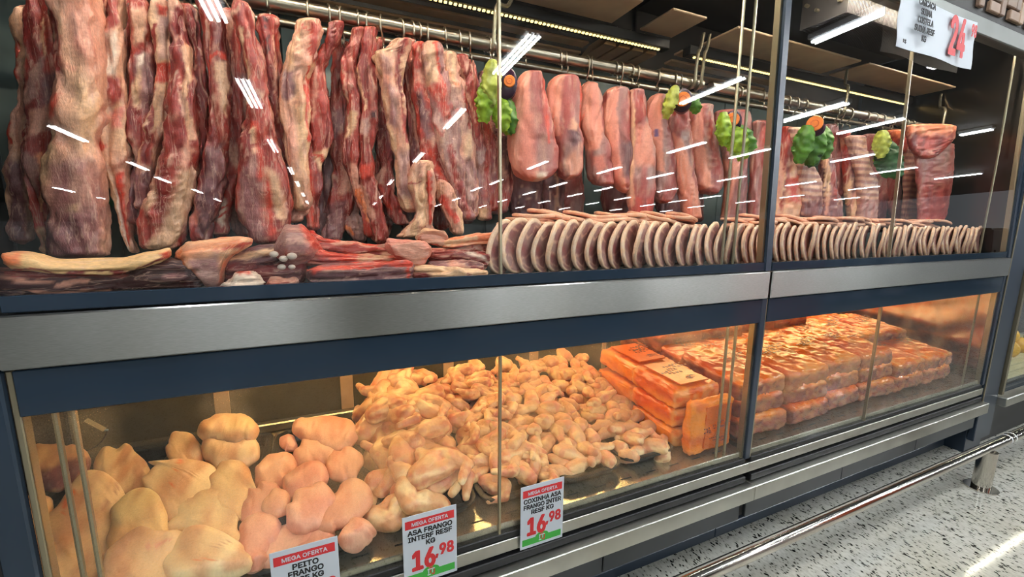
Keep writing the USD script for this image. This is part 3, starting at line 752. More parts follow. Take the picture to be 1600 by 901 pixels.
BEEF = [
 # label, y, th, rows, kind, ops
 ('ragged dark beef strip hanging leftmost of all by the end post', .42, .022, [(8, 30, 52), (60, 25, 50), (110, 28, 50), (150, 30, 50), (180, 22, 50), (230, 15, 46), (280, 13, 50), (330, 18, 51), (372, 22, 48), (382, 30, 42)], 'mix',
  [('p', [(24, 60), (34, 62), (36, 130), (26, 128)], 'bred', 3), ('s', [(46, 60), (44, 120)], 'fat', 3), ('p', [(22, 186), (46, 184), (44, 230), (20, 235)], 'fat', 5), ('p', [(16, 250), (48, 250), (48, 380), (20, 380)], 'mauve', 8), ('s', [(20, 190), (18, 225)], 'bred', 3)]),
 ('beef flank with a long pale tear shaped fat lobe, second from the end post', .36, .026, [(-12, 46, 92), (60, 45, 86), (110, 46, 90), (150, 42, 98), (185, 45, 102), (215, 44, 90), (250, 40, 82), (300, 52, 79), (350, 60, 81), (397, 65, 83)], 'red',
  [('s', [(76, 30), (76, 88), (56, 120), (46, 160)], 'fat', 2), ('p', [(70, 92), (76, 92), (66, 150), (48, 172), (42, 150), (56, 116)], 'silver', 4), ('p', [(72, 115), (95, 110), (95, 165), (70, 175)], 'mauve', 6), ('p', [(55, 178), (100, 165), (92, 205), (56, 215)], 'pale', 5), ('p', [(40, 232), (66, 250), (62, 310), (46, 280)], 'silver', 5), ('s', [(70, 240), (72, 290), (66, 330)], 'orange', 4), ('p', [(62, 355), (74, 355), (78, 398), (64, 398)], 'cream', 3)]),
 ('large pale fat covered beef slab with a folded roll low down', .30, .05, [(-14, 92, 142), (30, 93, 152), (80, 98, 160), (140, 98, 161), (200, 95, 157), (230, 90, 156), (252, 80, 160), (300, 78, 162), (350, 82, 165), (403, 84, 168)], 'fat',
  [('s', [(94, 30), (99, 60)], 'red', 4), ('p', [(98, 60), (106, 64), (112, 125), (100, 122)], 'red', 4), ('p', [(98, 148), (107, 155), (107, 182), (96, 192)], 'bred', 4), ('s', [(108, 40), (104, 60)], 'tan', 3), ('p', [(88, 256), (150, 250), (166, 300), (170, 400), (88, 405)], 'silver', 10), ('p', [(100, 330), (160, 330), (166, 400), (96, 402)], 'mauve', 14), ('p', [(78, 300), (90, 310), (92, 400), (80, 402)], 'dmauve', 5), ('p', [(120, 318), (137, 318), (135, 331), (118, 330)], 'tan', 4)], dict(extra=lambda V: 0.008 * np.exp(-((V[..., 2] - 1.80) / 0.035) ** 2) * 1.0 - 0.006 * np.exp(-((V[..., 2] - 1.735) / 0.02) ** 2) + 0.008 * np.exp(-((V[..., 2] - 2.06) / 0.05) ** 2))),
 ('narrow dark red beef strip squeezed beside the large pale slab', .36, .016, [(-10, 146, 168), (30, 153, 173), (60, 156, 178), (95, 160, 174), (130, 158, 172), (180, 154, 168), (235, 154, 166)], 'red', [('s', [(170, -5), (171, 40)], 'fat', 2)]),
 ('beef strip with a white centre and a ribbed red tail reaching the deck', .335, .03, [(-8, 170, 190), (20, 171, 193), (50, 168, 194), (80, 165, 194), (120, 164, 196), (160, 157, 199), (200, 152, 202), (240, 165, 205), (265, 170, 201), (290, 175, 203), (330, 184, 204), (370, 190, 208), (395, 199, 222)], 'fat',
  [('p', [(168, -8), (194, -8), (192, 44), (174, 52)], 'red', 4), ('p', [(170, 55), (188, 55), (190, 122), (166, 125)], 'white', 5), ('p', [(166, 128), (196, 124), (194, 160), (176, 165)], 'red', 6), ('p', [(178, 172), (197, 165), (197, 202), (180, 202)], 'pink', 4), ('s', [(154, 165), (156, 200), (166, 235)], 'bred', 4), ('p', [(180, 275), (196, 272), (202, 320), (206, 385), (196, 380), (190, 330)], 'bred', 3), ('s', [(184, 290), (194, 350), (200, 392)], 'white', 2.5)]),
 ('thin dark red beef strip left of the piece with a cross cut', .40, .015, [(-8, 192, 206), (60, 193, 205), (140, 195, 207), (198, 197, 210), (240, 202, 218), (280, 200, 214), (330, 196, 212)], 'red', [('s', [(199, 0), (200, 150)], 'pale', 1.2)]),
 ('beef strip with pale top, red cross cut and dark veined lower half', .345, .026, [(-6, 209, 224), (20, 206, 236), (50, 208, 239), (75, 207, 239), (100, 205, 241), (140, 207, 243), (170, 204, 241), (200, 202, 236), (240, 213, 233), (300, 205, 231), (352, 202, 226)], 'red',
  [('p', [(216, 20), (233, 18), (234, 72), (211, 76)], 'fat', 4), ('p', [(214, 88), (240, 84), (244, 165), (228, 185), (212, 130)], 'mauve', 5), ('p', [(222, 92), (234, 86), (222, 122)], 'white', 4), ('p', [(209, 140), (224, 110), (222, 175), (215, 170)], 'fat', 4), ('p', [(204, 250), (232, 250), (230, 345), (204, 345)], 'mauve', 8)]),
 ('beef strip with a grey silverskin panel above a bright red patch', .33, .024, [(-4, 243, 256), (20, 239, 269), (50, 240, 272), (95, 243, 275), (120, 244, 273), (160, 240, 266), (200, 232, 262), (222, 228, 250), (245, 222, 246), (290, 216, 241), (330, 214, 238)], 'fat',
  [('p', [(246, 12), (266, 16), (260, 30), (246, 26)], 'bred', 3), ('p', [(248, 32), (268, 32), (270, 96), (249, 98)], 'silver', 4), ('p', [(246, 101), (274, 101), (272, 132), (248, 132)], 'bred', 3), ('s', [(242, 40), (241, 95), (246, 140), (238, 190), (230, 230)], 'red', 3.5), ('p', [(226, 215), (248, 205), (244, 260), (222, 260)], 'red', 4), ('p', [(214, 268), (244, 262), (240, 330), (214, 330)], 'mauve', 6)]),
 ('broad beef flank with a round fat knob and a pale skin side at its foot', .31, .04, [(-6, 262, 276), (20, 266, 283), (60, 270, 290), (80, 272, 298), (120, 270, 302), (160, 264, 304), (200, 262, 306), (240, 258, 308), (280, 248, 304), (320, 228, 299), (360, 219, 291), (391, 222, 276)], 'red',
  [('s', [(295, 75), (298, 110), (293, 160), (299, 190), (303, 215)], 'fat', 5), ('p', [(296, 216), (308, 236), (298, 262), (282, 280), (288, 255)], 'pale', 4), ('p', [(226, 286), (250, 276), (246, 316), (236, 332), (224, 322)], 'fat', 4), ('p', [(285, 272), (308, 262), (300, 350), (270, 392), (225, 392), (262, 350), (276, 310)], 'tan', 6), ('p', [(240, 225), (250, 220), (254, 265), (240, 262)], 'fat', 4), ('s', [(258, 70), (262, 140), (250, 190)], 'bred', 3)]),
 ('feather grained beef strip just right of the round fat knob', .35, .02, [(5, 275, 300), (40, 282, 311), (80, 298, 320), (120, 304, 323), (160, 307, 327), (200, 308, 329), (250, 303, 323), (300, 301, 318), (340, 297, 313), (372, 299, 314)], 'red', [('s', [(284, 20), (300, 80), (310, 110)], 'pale', 1.5), ('s', [(305, 60), (318, 90)], 'pale', 1.5)]),
 ('beef strip with a red arch over a cream bone end, mauve shank below', .32, .03, [(-8, 306, 336), (40, 318, 350), (80, 325, 353), (120, 328, 358), (160, 330, 359), (200, 330, 358), (230, 322, 356), (270, 318, 352), (310, 311, 345), (350, 297, 332), (380, 303, 326)], 'red',
  [('s', [(329, 112), (332, 94), (344, 88), (354, 96)], 'bred', 4), ('p', [(338, 104), (355, 102), (358, 150), (356, 185), (350, 180), (344, 140)], 'tan', 3.5), ('p', [(322, 232), (354, 226), (350, 290), (340, 340), (326, 378), (312, 360), (318, 280)], 'mauve', 5), ('p', [(298, 318), (312, 312), (312, 350), (298, 352)], 'pink', 4), ('s', [(326, 40), (330, 80)], 'fat', 2), ('s', [(336, 20), (345, 70)], 'silver', 4)]),
 ('long red beef strip with broken white fat near its foot', .36, .022, [(12, 349, 366), (60, 352, 373), (120, 357, 376), (160, 359, 379), (200, 358, 379), (250, 352, 376), (300, 341, 369), (330, 338, 361), (368, 334, 356)], 'red',
  [('s', [(354, 40), (361, 110), (364, 180)], 'pale', 1.5), ('p', [(340, 312), (353, 308), (350, 356), (340, 345)], 'white', 3), ('s', [(338, 325), (354, 320)], 'bred', 2), ('s', [(340, 336), (352, 332)], 'bred', 2)]),
 ('beef flank ending in a grey veiled lobe beside a bright red ribbed edge', .29, .036, [(-2, 362, 376), (15, 365, 391), (60, 374, 401), (100, 384, 412), (140, 391, 416), (180, 388, 424), (220, 378, 432), (250, 377, 440), (280, 374, 446), (320, 374, 454), (352, 384, 450), (382, 400, 438)], 'red',
  [('p', [(382, 262), (396, 240), (408, 262), (412, 320), (416, 378), (396, 372), (376, 330), (375, 290)], 'silver', 4), ('s', [(378, 50), (389, 110), (394, 160)], 'fat', 2.5), ('s', [(400, 200), (410, 260), (420, 300), (424, 360)], 'bred', 7), ('p', [(416, 262), (430, 268), (450, 310), (444, 350), (436, 330), (424, 290)], 'fat', 4), ('s', [(397, 205), (402, 245)], 'fat', 3)]),
 ('brown grey beef strip set back behind the veiled lobe', .47, .014, [(50, 374, 394), (150, 372, 394), (230, 370, 396), (270, 364, 393), (330, 362, 388), (368, 366, 392)], 'silver', [('p', [(370, 60), (396, 60), (396, 120), (372, 120)], 'dred', 6), ('s', [(376, 200), (374, 260), (368, 310)], 'bred', 5)]),
 ('two lobed dark red beef strip hanging from paired hooks', .36, .024, [(22, 402, 430), (40, 403, 435), (70, 410, 437), (100, 415, 439), (130, 417, 440), (160, 419, 442), (200, 422, 446), (240, 429, 459), (280, 440, 471), (320, 450, 480), (348, 446, 472)], 'red',
  [('s', [(416, 30), (420, 90)], 'dark', 2), ('s', [(430, 60), (433, 120), (436, 190)], 'fat', 2), ('p', [(452, 285), (474, 282), (486, 338), (456, 352)], 'pale', 4), ('s', [(424, 200), (444, 260), (452, 290)], 'silver', 4)]),
 ('tall pale fat faced beef side with a grey round patch', .33, .032, [(30, 466, 500), (50, 462, 503), (80, 452, 496), (100, 446, 490), (130, 440, 480), (170, 440, 483), (210, 445, 486), (250, 450, 480), (300, 460, 484), (330, 462, 482)], 'fat',
  [('p', [(438, 112), (460, 112), (462, 150), (448, 162), (438, 150)], 'mauve', 5), ('p', [(486, 38), (504, 40), (496, 100), (486, 100)], 'red', 4), ('s', [(480, 110), (482, 180), (486, 220)], 'bred', 3), ('s', [(472, 44), (488, 58), (484, 90)], 'bred', 1.5)]),
 ('red beef neck strip with a narrow twisted top and spread lower lobe', .37, .024, [(32, 518, 536), (60, 510, 531), (82, 500, 519), (104, 480, 510), (130, 478, 508), (170, 479, 513), (210, 484, 519), (240, 480, 511), (262, 474, 503), (310, 474, 500), (360, 480, 498)], 'red',
  [('s', [(494, 108), (496, 150), (486, 190)], 'fat', 2), ('p', [(488, 238), (520, 232), (524, 268), (500, 270)], 'cream', 4), ('s', [(486, 240), (505, 244), (514, 264)], 'bred', 2.5), ('s', [(480, 270), (486, 330), (492, 365)], 'bred', 6)]),
 ('dark red beef strip with an angled purple side, deep between lighter strips', .43, .02, [(64, 524, 546), (100, 519, 541), (150, 517, 540), (175, 514, 541), (205, 512, 540), (240, 516, 541), (275, 522, 552), (310, 515, 552), (350, 506, 540), (378, 500, 530)], 'red',
  [('p', [(514, 180), (538, 168), (538, 200), (514, 225)], 'mauve', 4), ('p', [(534, 235), (542, 232), (556, 300), (530, 305)], 'pale', 4), ('p', [(504, 320), (540, 315), (535, 375), (502, 375)], 'mauve', 6)]),
 ('scalloped edge beef strip with a cream fold at mid length', .38, .024, [(42, 550, 570), (70, 546, 566), (96, 532, 557), (130, 534, 561), (165, 544, 566), (200, 540, 567), (240, 536, 567), (265, 542, 560), (300, 552, 576), (340, 566, 590), (372, 572, 592)], 'red',
  [('s', [(533, 100), (537, 125), (536, 140), (544, 160)], 'fat', 1.8), ('p', [(546, 178), (558, 172), (556, 200), (540, 215), (542, 195)], 'cream', 3), ('p', [(540, 258), (556, 258), (566, 300), (552, 300)], 'pale', 3), ('s', [(560, 300), (575, 340)], 'orange', 4)]),
 ('red beef strip with a round dark hole like fold, hung beside the scalloped one', .365, .024, [(42, 567, 590), (80, 561, 584), (110, 556, 584), (150, 564, 587), (185, 564, 590), (220, 560, 584), (245, 562, 582), (272, 560, 584), (300, 568, 592), (345, 576, 602), (382, 586, 608)], 'red',
  [('s', [(557, 108), (561, 140), (568, 172)], 'fat', 1.8), ('p', [(576, 174), (588, 172), (586, 188), (576, 188)], 'dark', 3), ('p', [(562, 190), (576, 186), (574, 215), (562, 212)], 'silver', 3), ('p', [(562, 256), (584, 256), (584, 278), (564, 280)], 'bred', 3), ('s', [(562, 290), (580, 340)], 'pale', 4)]),
 ('slender red beef strip with a bulb shaped lower muscle', .41, .02, [(58, 590, 602), (95, 577, 594), (130, 580, 597), (170, 584, 601), (200, 586, 607), (235, 590, 614), (258, 596, 608), (285, 584, 612), (320, 600, 622), (352, 616, 642)], 'red',
  [('s', [(579, 100), (585, 150), (596, 175)], 'pale', 1.4), ('p', [(585, 262), (604, 254), (600, 290), (586, 290)], 'pale', 3), ('s', [(592, 290), (606, 325)], 'bred', 4)]),
 ('pale shouldered beef side with a red edge and a stubby left arm', .335, .03, [(60, 618, 641), (76, 604, 637), (88, 584, 631), (106, 588, 630), (130, 596, 627), (160, 600, 630), (200, 608, 634), (230, 614, 637), (262, 618, 640), (300, 622, 647), (332, 632, 652)], 'fat',
  [('p', [(594, 90), (608, 94), (612, 122), (602, 118)], 'silver', 4), ('s', [(630, 66), (624, 110), (628, 170), (634, 220)], 'red', 5), ('p', [(600, 130), (616, 140), (620, 200), (604, 196)], 'silver', 6), ('p', [(616, 236), (640, 236), (646, 310), (622, 310)], 'silver', 6)]),
 ('dark red beef strip pressed between the pale shoulder and a slim strip', .40, .018, [(60, 636, 650), (80, 632, 647), (120, 631, 646), (160, 634, 651), (200, 639, 660), (240, 640, 666), (290, 644, 664), (330, 650, 668)], 'red', [('s', [(633, 90), (634, 130), (645, 180)], 'fat', 1.6), ('p', [(640, 175), (650, 172), (664, 225), (652, 232)], 'pale', 3)]),
 ('deep red beef strip with a dark purple inner face', .365, .022, [(64, 650, 663), (100, 645, 666), (140, 645, 673), (180, 650, 681), (220, 656, 690), (260, 660, 696), (300, 690, 712), (340, 700, 722)], 'red', [('p', [(648, 110), (658, 108), (662, 135), (648, 132)], 'fat', 4), ('p', [(648, 145), (658, 142), (676, 215), (664, 222), (652, 185)], 'mauve', 4), ('s', [(652, 75), (662, 110), (668, 150), (684, 210)], 'fat', 1.8), ('s', [(670, 235), (690, 280), (706, 320)], 'bred', 5)]),
 ('pale tan capped beef side with a dark wet lower face', .345, .026, [(64, 663, 686), (90, 660, 691), (130, 667, 701), (170, 674, 713), (210, 680, 719), (250, 690, 722), (300, 706, 730), (345, 722, 742)], 'silver', [('p', [(660, 68), (676, 66), (688, 130), (668, 132)], 'tan', 5), ('p', [(668, 134), (690, 128), (704, 200), (694, 196)], 'red', 5), ('s', [(676, 70), (684, 100), (690, 140), (702, 190)], 'bred', 2), ('s', [(700, 230), (716, 290), (728, 335)], 'red', 6)]),
 ('broad pale grey beef side with a curved pink fold near its top', .355, .026, [(80, 688, 710), (110, 687, 716), (140, 694, 725), (180, 700, 731), (220, 706, 738), (260, 712, 742), (300, 718, 744), (340, 726, 746)], 'fat', [('s', [(688, 108), (704, 120), (714, 145)], 'orange', 3.5), ('p', [(694, 140), (724, 140), (730, 210), (706, 215)], 'silver', 8), ('s', [(724, 150), (730, 200)], 'red', 2.5), ('p', [(716, 250), (742, 250), (744, 330), (724, 330)], 'silver', 6)]),
 ('red beef strip with a grey sheen toward its foot', .385, .02, [(84, 712, 728), (110, 717, 734), (150, 725, 741), (200, 728, 750), (260, 736, 762), (300, 741, 766), (345, 745, 769)], 'red', [('s', [(718, 100), (728, 150), (738, 190)], 'pale', 2.2), ('p', [(740, 235), (754, 235), (752, 320), (738, 320)], 'silver', 5), ('p', [(742, 325), (756, 325), (754, 365), (742, 365)], 'cream', 3)]),
 ('last thin red beef strip before the lettuce garnish', .40, .018, [(92, 727, 739), (140, 736, 749), (180, 740, 756), (230, 752, 778), (280, 756, 780), (330, 760, 778)], 'red', [('s', [(734, 100), (742, 150)], 'pale', 2)]),
 ('pink veal strip with a long pale stripe beside the glass joint', .44, .022, [(110, 748, 762), (150, 744, 768), (200, 752, 790), (250, 765, 800), (290, 766, 798), (335, 764, 790)], 'mauve', [('s', [(754, 130), (758, 190), (770, 240), (790, 280)], 'pale', 4), ('p', [(774, 290), (800, 270), (800, 320), (776, 330)], 'red', 6)]),
]
for k, b in enumerate(BEEF):
    kw = b[6] if len(b) > 6 else {}
    hang('beef_cut', b[0], 'beef', b[1], b[2], b[3], b[4], 100 + 17 * k, b[5], **kw)

LOWBEEF = [
 ('pale folded beef leg with a bent foot resting on the lower cuts', .30, .028, [(250, 648, 676), (270, 640, 672), (290, 638, 668), (310, 645, 664), (330, 652, 664), (350, 640, 664), (372, 618, 652)], 'fat', [('s', [(640, 288), (656, 286)], 'red', 1.5), ('s', [(650, 360), (664, 350)], 'red', 1.5)]),
 ('bright red ribbed strip standing between two pale flaps', .29, .018, [(262, 664, 676), (290, 662, 678), (330, 664, 678), (352, 664, 677), (376, 650, 700)], 'fat', [('s', [(669, 268), (669, 310), (671, 350)], 'bred', 4.5)]),
 ('curled pale flap with a red edge near the left of the glass joint', .33, .022, [(280, 680, 694), (310, 684, 712), (340, 696, 720), (368, 708, 724)], 'fat', [('s', [(690, 310), (712, 345)], 'bred', 5)]),
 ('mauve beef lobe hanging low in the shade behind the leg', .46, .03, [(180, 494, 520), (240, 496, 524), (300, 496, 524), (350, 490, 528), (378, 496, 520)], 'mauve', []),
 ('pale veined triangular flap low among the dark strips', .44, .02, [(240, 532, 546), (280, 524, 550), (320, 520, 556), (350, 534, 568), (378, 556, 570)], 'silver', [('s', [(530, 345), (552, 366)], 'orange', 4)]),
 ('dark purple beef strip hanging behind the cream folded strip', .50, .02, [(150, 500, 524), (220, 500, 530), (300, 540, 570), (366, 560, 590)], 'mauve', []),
]
for k, b in enumerate(LOWBEEF):
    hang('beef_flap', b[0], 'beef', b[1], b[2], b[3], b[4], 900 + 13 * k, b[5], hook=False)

# dark strips of the back rail, seen in the gaps of the front row
for k, (x, w, top, bot, kd) in enumerate([(60, 30, 40, 360, 'mauve'), (140, 26, 30, 380, 'mauve'), (205, 24, 30, 370, 'red'), (250, 26, 40, 360, 'mauve'), (300, 26, 45, 330, 'red'), (345, 24, 50, 372, 'mauve'), (390, 26, 60, 350, 'mauve'), (500, 22, 96, 340, 'red'),
                                     (545, 24, 92, 330, 'mauve'), (600, 24, 100, 372, 'red'), (640, 24, 110, 360, 'mauve'), (690, 26, 118, 360, 'red'), (730, 24, 125, 350, 'mauve')]):
    g_ = [(top, x - w * .3, x + w * .3), (top + 30, x - w * .45, x + w * .45), ((top + bot) / 2, x - w * .5, x + w * .55), (bot - 30, x - w * .6, x + w * .5), (bot, x - w * .4, x + w * .3)]
    hang('beef_cut', 'dark beef strip on the back rail, seen in a gap of the front row', 'beef', .62, .02, g_, kd, 1500 + 11 * k, [], group='beef strips on the back rail', hook=False)

# ------------------------------------------------------------------ pork sides
def edges(l, r):
    """left and right outlines, each a list of (x, y), to rows that share picture rows"""
    l, r = np.array(l, float), np.array(r, float)
    ys = np.linspace(max(l[0, 1], r[0, 1]) * .5 + min(l[0, 1], r[0, 1]) * .5, (l[-1, 1] + r[-1, 1]) / 2, 9)
    return [(y, float(PchipInterpolator(l[:, 1], l[:, 0])(np.clip(y, l[0, 1], l[-1, 1]))), float(PchipInterpolator(r[:, 1], r[:, 0])(np.clip(y, r[0, 1], r[-1, 1])))) for y in ys]


PORK = [
 ('widest pork side with a broad pale rind, nearest the glass joint', .34, .05, [(817, 109), (806, 142), (797, 185), (798, 240), (806, 272), (832, 287)], [(842, 113), (849, 148), (861, 205), (868, 246), (866, 263), (846, 281)], [('p', [(814, 105), (820, 110), (819, 148), (824, 205), (829, 252), (834, 290), (790, 290), (790, 105)], 'skin', 2), ('p', [(835, 118), (846, 130), (850, 190), (838, 180)], 'red', 4), ('s', [(846, 185), (850, 225)], 'bred', 3), ('p', [(830, 270), (846, 272), (842, 284), (832, 284)], 'white', 3)]),
 ('pork side with a round bone knob at its foot', .36, .045, [(867, 117), (856, 148), (854, 177), (861, 205), (868, 234), (871, 263), (880, 281)], [(894, 117), (904, 133), (904, 162), (901, 191), (907, 220), (908, 252), (904, 269), (893, 282)], [('p', [(866, 112), (876, 117), (870, 142), (868, 177), (870, 215), (850, 215), (850, 112)], 'skin', 2), ('p', [(878, 205), (898, 200), (904, 222), (886, 232)], 'dmauve', 4), ('p', [(874, 256), (888, 236), (904, 248), (900, 270), (884, 278)], 'fat', 5), ('p', [(886, 188), (898, 196), (894, 206), (882, 204)], 'fat', 3), ('s', [(902, 130), (902, 200)], 'bred', 2)]),
 ('narrow rind faced pork side third from the glass joint', .38, .04, [(916, 127), (905, 145), (904, 182), (910, 211), (918, 234), (921, 269), (934, 290)], [(924, 127), (934, 142), (940, 171), (940, 211), (950, 228), (953, 254), (955, 292)], [('p', [(914, 120), (926, 126), (932, 170), (935, 215), (930, 235), (900, 235), (898, 120)], 'skin', 3), ('p', [(922, 245), (936, 244), (940, 262), (928, 275)], 'pink', 4)]),
 ('pork side with a grey meat face and a thin tail of rind', .37, .04, [(953, 136), (943, 156), (942, 185), (947, 214), (953, 252), (959, 280), (973, 302)], [(976, 135), (982, 148), (983, 185), (983, 226), (982, 252), (980, 275), (981, 302)], [('p', [(950, 130), (959, 138), (956, 170), (959, 210), (962, 250), (968, 285), (978, 303), (955, 303), (936, 200)], 'skin', 2), ('s', [(978, 150), (978, 230)], 'red', 5), ('p', [(962, 225), (980, 222), (980, 280), (966, 275)], 'mauve', 5)]),
 ('long smooth pork belly reaching down to the chops', .35, .03, [(985, 136), (982, 165), (984, 202), (986, 227), (984, 265), (982, 304), (988, 342)], [(1002, 140), (1006, 152), (1007, 174), (1021, 243), (1022, 276), (1020, 304), (1014, 342)], [('p', [(990, 150), (1004, 150), (1006, 180), (990, 195)], 'red', 5), ('p', [(988, 200), (1010, 190), (1020, 260), (988, 260)], 'skin', 6), ('s', [(983, 140), (985, 220), (984, 320)], 'fat', 3), ('p', [(990, 310), (1016, 310), (1014, 342), (990, 342)], 'red', 5)]),
 ('pork side with a small violet inspection stamp on its rind', .38, .038, [(1024, 145), (1013, 160), (1007, 188), (1009, 213), (1018, 235), (1024, 265), (1021, 301), (1030, 318)], [(1035, 146), (1040, 165), (1046, 193), (1049, 221), (1052, 254), (1053, 293), (1042, 318)], [('p', [(1022, 140), (1027, 146), (1025, 190), (1028, 235), (1032, 270), (1010, 260), (1002, 180)], 'skin', 2), ('s', [(1035, 165), (1040, 215), (1044, 260)], 'red', 3), ('p', [(1016, 204), (1021, 204), (1021, 216), (1016, 216)], 'stamp', 1)]),
 ('pork side under the first eggplant garnish, with a long pale flap', .36, .035, [(1049, 165), (1041, 182), (1046, 213), (1054, 243), (1057, 276), (1065, 310), (1070, 343)], [(1071, 170), (1075, 202), (1078, 232), (1082, 276), (1088, 315), (1093, 343)], [('p', [(1044, 175), (1072, 168), (1074, 205), (1050, 205)], 'red', 5), ('p', [(1046, 210), (1060, 222), (1080, 290), (1092, 340), (1070, 345), (1058, 280)], 'skin', 3)]),
 ('pork side with a coarse red cut face, last before the second eggplant garnish', .37, .04, [(1090, 161), (1078, 177), (1077, 210), (1082, 243), (1086, 276), (1088, 300), (1106, 305)], [(1107, 163), (1111, 193), (1116, 221), (1121, 249), (1126, 276), (1124, 293), (1114, 305)], [('p', [(1086, 155), (1092, 162), (1090, 210), (1096, 250), (1104, 290), (1090, 300), (1074, 220)], 'skin', 2), ('s', [(1100, 180), (1104, 225), (1112, 270)], 'red', 5)]),
 ('dark backed pork side hidden behind the lettuce by the rods', .42, .03, [(1124, 167), (1115, 179), (1126, 215), (1132, 254), (1135, 288), (1128, 345)], [(1168, 174), (1171, 207), (1165, 243), (1164, 276), (1162, 345)], [('p', [(1126, 250), (1150, 255), (1140, 300), (1130, 345), (1122, 345)], 'skin', 4), ('p', [(1150, 260), (1168, 260), (1164, 345), (1145, 345)], 'mauve', 5)]),
 ('red pork strip between the two support rods and the middle post', .40, .025, [(1178, 185), (1179, 221), (1175, 254), (1173, 290), (1170, 350)], [(1195, 190), (1198, 221), (1197, 262), (1196, 304), (1192, 350)], [('p', [(1184, 200), (1198, 200), (1198, 300), (1186, 330)], 'red', 4)]),
]
PAL['stamp'] = lin((120, 84, 128))
for k, b in enumerate(PORK):
    hang('pork_slab', b[0], 'pork', b[1], b[2], edges(b[3], b[4]), 'pork', 300 + 17 * k, b[5], mt=PORKM, warp=0.4, wide=1.05, lump=0.003, amp=0.002, power=2.6)
for k, (l, x0, x1, y0, y1, kd) in enumerate([('dark pork piece low behind the widest pork side', 800, 844, 255, 340, 'mauve'), ('pork piece with a white stripe low behind the bone knob', 850, 880, 240, 342, 'mauve'), ('plain pink pork piece low behind the third pork side', 880, 910, 255, 340, 'pork'),
                                        ('plain pink pork piece low behind the thin rind tail', 945, 978, 270, 342, 'pork'), ('dark pork piece low between the stamped side and the pale flap', 1030, 1062, 280, 346, 'mauve'), ('mauve pork piece low behind the coarse red side', 1072, 1096, 250, 348, 'mauve')]):
    g_ = [(y0 - 90, x0 + 5, x1 - 8), (y0, x0, x1 - 4), ((y0 + y1) / 2, x0 - 2, x1), (y1, x0 + 2, x1 - 2)]
    hang('pork_piece', l, 'pork', .60, .028, g_, kd, 700 + 13 * k, [('s', [(x1 - 12, y0), (x1 - 14, y1)], 'fat', 3)] if k == 1 else [], mt=PORKM, hook=False)

RIBS = [
 ('ragged red rib end just right of the middle post', .36, .03, [(1222, 197), (1216, 237), (1210, 270), (1208, 343)], [(1232, 197), (1237, 237), (1246, 277), (1250, 312), (1244, 341)], 'mix', [('p', [(1222, 280), (1240, 275), (1242, 315), (1224, 320)], 'bred', 5), ('s', [(1214, 260), (1212, 330)], 'fat', 5)]),
 ('pale striped rack of ribs beside the third garnish', .34, .028, [(1230, 199), (1237, 237), (1245, 270), (1250, 312), (1249, 341)], [(1253, 197), (1262, 234), (1269, 265), (1281, 288), (1281, 312), (1278, 338)], 'rib', [('p', [(1252, 315), (1282, 305), (1278, 340), (1250, 340)], 'mauve', 6)]),
 ('rib strip with a white bone line running down it', .36, .022, [(1281, 240), (1283, 277), (1279, 314), (1279, 340)], [(1292, 234), (1301, 265), (1305, 294), (1314, 317), (1312, 343)], 'mauve', [('s', [(1284, 250), (1289, 280), (1286, 330)], 'fat', 4), ('s', [(1296, 270), (1304, 310)], 'red', 4)]),
 ('flat mauve pork sheet hanging between two racks of ribs', .42, .018, [(1290, 194), (1294, 225), (1301, 259), (1308, 303)], [(1305, 192), (1312, 225), (1315, 259), (1319, 312)], 'pork', []),
 ('speckled narrow rib edge left of the palest rack', .38, .022, [(1311, 203), (1319, 243), (1319, 281), (1323, 314), (1328, 345)], [(1322, 203), (1331, 243), (1337, 277), (1339, 312), (1336, 345)], 'mix', [('p', [(1322, 250), (1338, 260), (1338, 300), (1326, 300)], 'dmauve', 5)]),
 ('palest grey striped rack of ribs left of the far glass joint', .35, .026, [(1322, 214), (1332, 248), (1339, 285), (1341, 314), (1339, 347)], [(1349, 208), (1356, 259), (1366, 281), (1368, 308), (1366, 347)], 'rib', [('p', [(1342, 315), (1368, 315), (1368, 348), (1342, 348)], 'pork', 6)]),
 ('plain mauve belly sheet beside the palest rack of ribs', .44, .018, [(1348, 212), (1359, 262), (1368, 290), (1368, 343)], [(1372, 205), (1383, 263), (1385, 303), (1380, 343)], 'pork', [('p', [(1364, 315), (1384, 310), (1384, 345), (1366, 345)], 'dmauve', 5)]),
 ('plain grey mauve belly sheet just left of the far glass joint', .43, .018, [(1368, 225), (1382, 270), (1385, 300), (1394, 347)], [(1385, 225), (1402, 270), (1406, 300), (1404, 347)], 'pork', []),
 ('striped rack of ribs just right of the far glass joint', .38, .022, [(1412, 215), (1414, 263), (1414, 300), (1409, 347)], [(1422, 215), (1430, 250), (1438, 275), (1438, 312), (1431, 347)], 'rib', []),
 ('plain grey belly sheet under the big red flank', .27, .02, [(1428, 222), (1434, 280), (1436, 320), (1434, 347)], [(1488, 222), (1486, 280), (1480, 320), (1472, 347)], 'pork', [('p', [(1438, 288), (1480, 286), (1476, 347), (1436, 347)], 'red', 6)]),
 ('big orange red flank folded over the rail at the far end', .25, .02, [(1416, 193), (1419, 210), (1424, 232), (1438, 248)], [(1489, 194), (1490, 210), (1474, 232), (1456, 248)], 'red', [('p', [(1414, 188), (1494, 188), (1492, 206), (1450, 212), (1418, 206)], 'orange', 5)]),
 ('small red rolled flank left of the far glass joint', .37, .04, [(1388, 202), (1386, 220), (1390, 240)], [(1408, 202), (1410, 220), (1406, 244)], 'red', [('p', [(1386, 200), (1410, 200), (1408, 214), (1388, 214)], 'orange', 4)]),
]
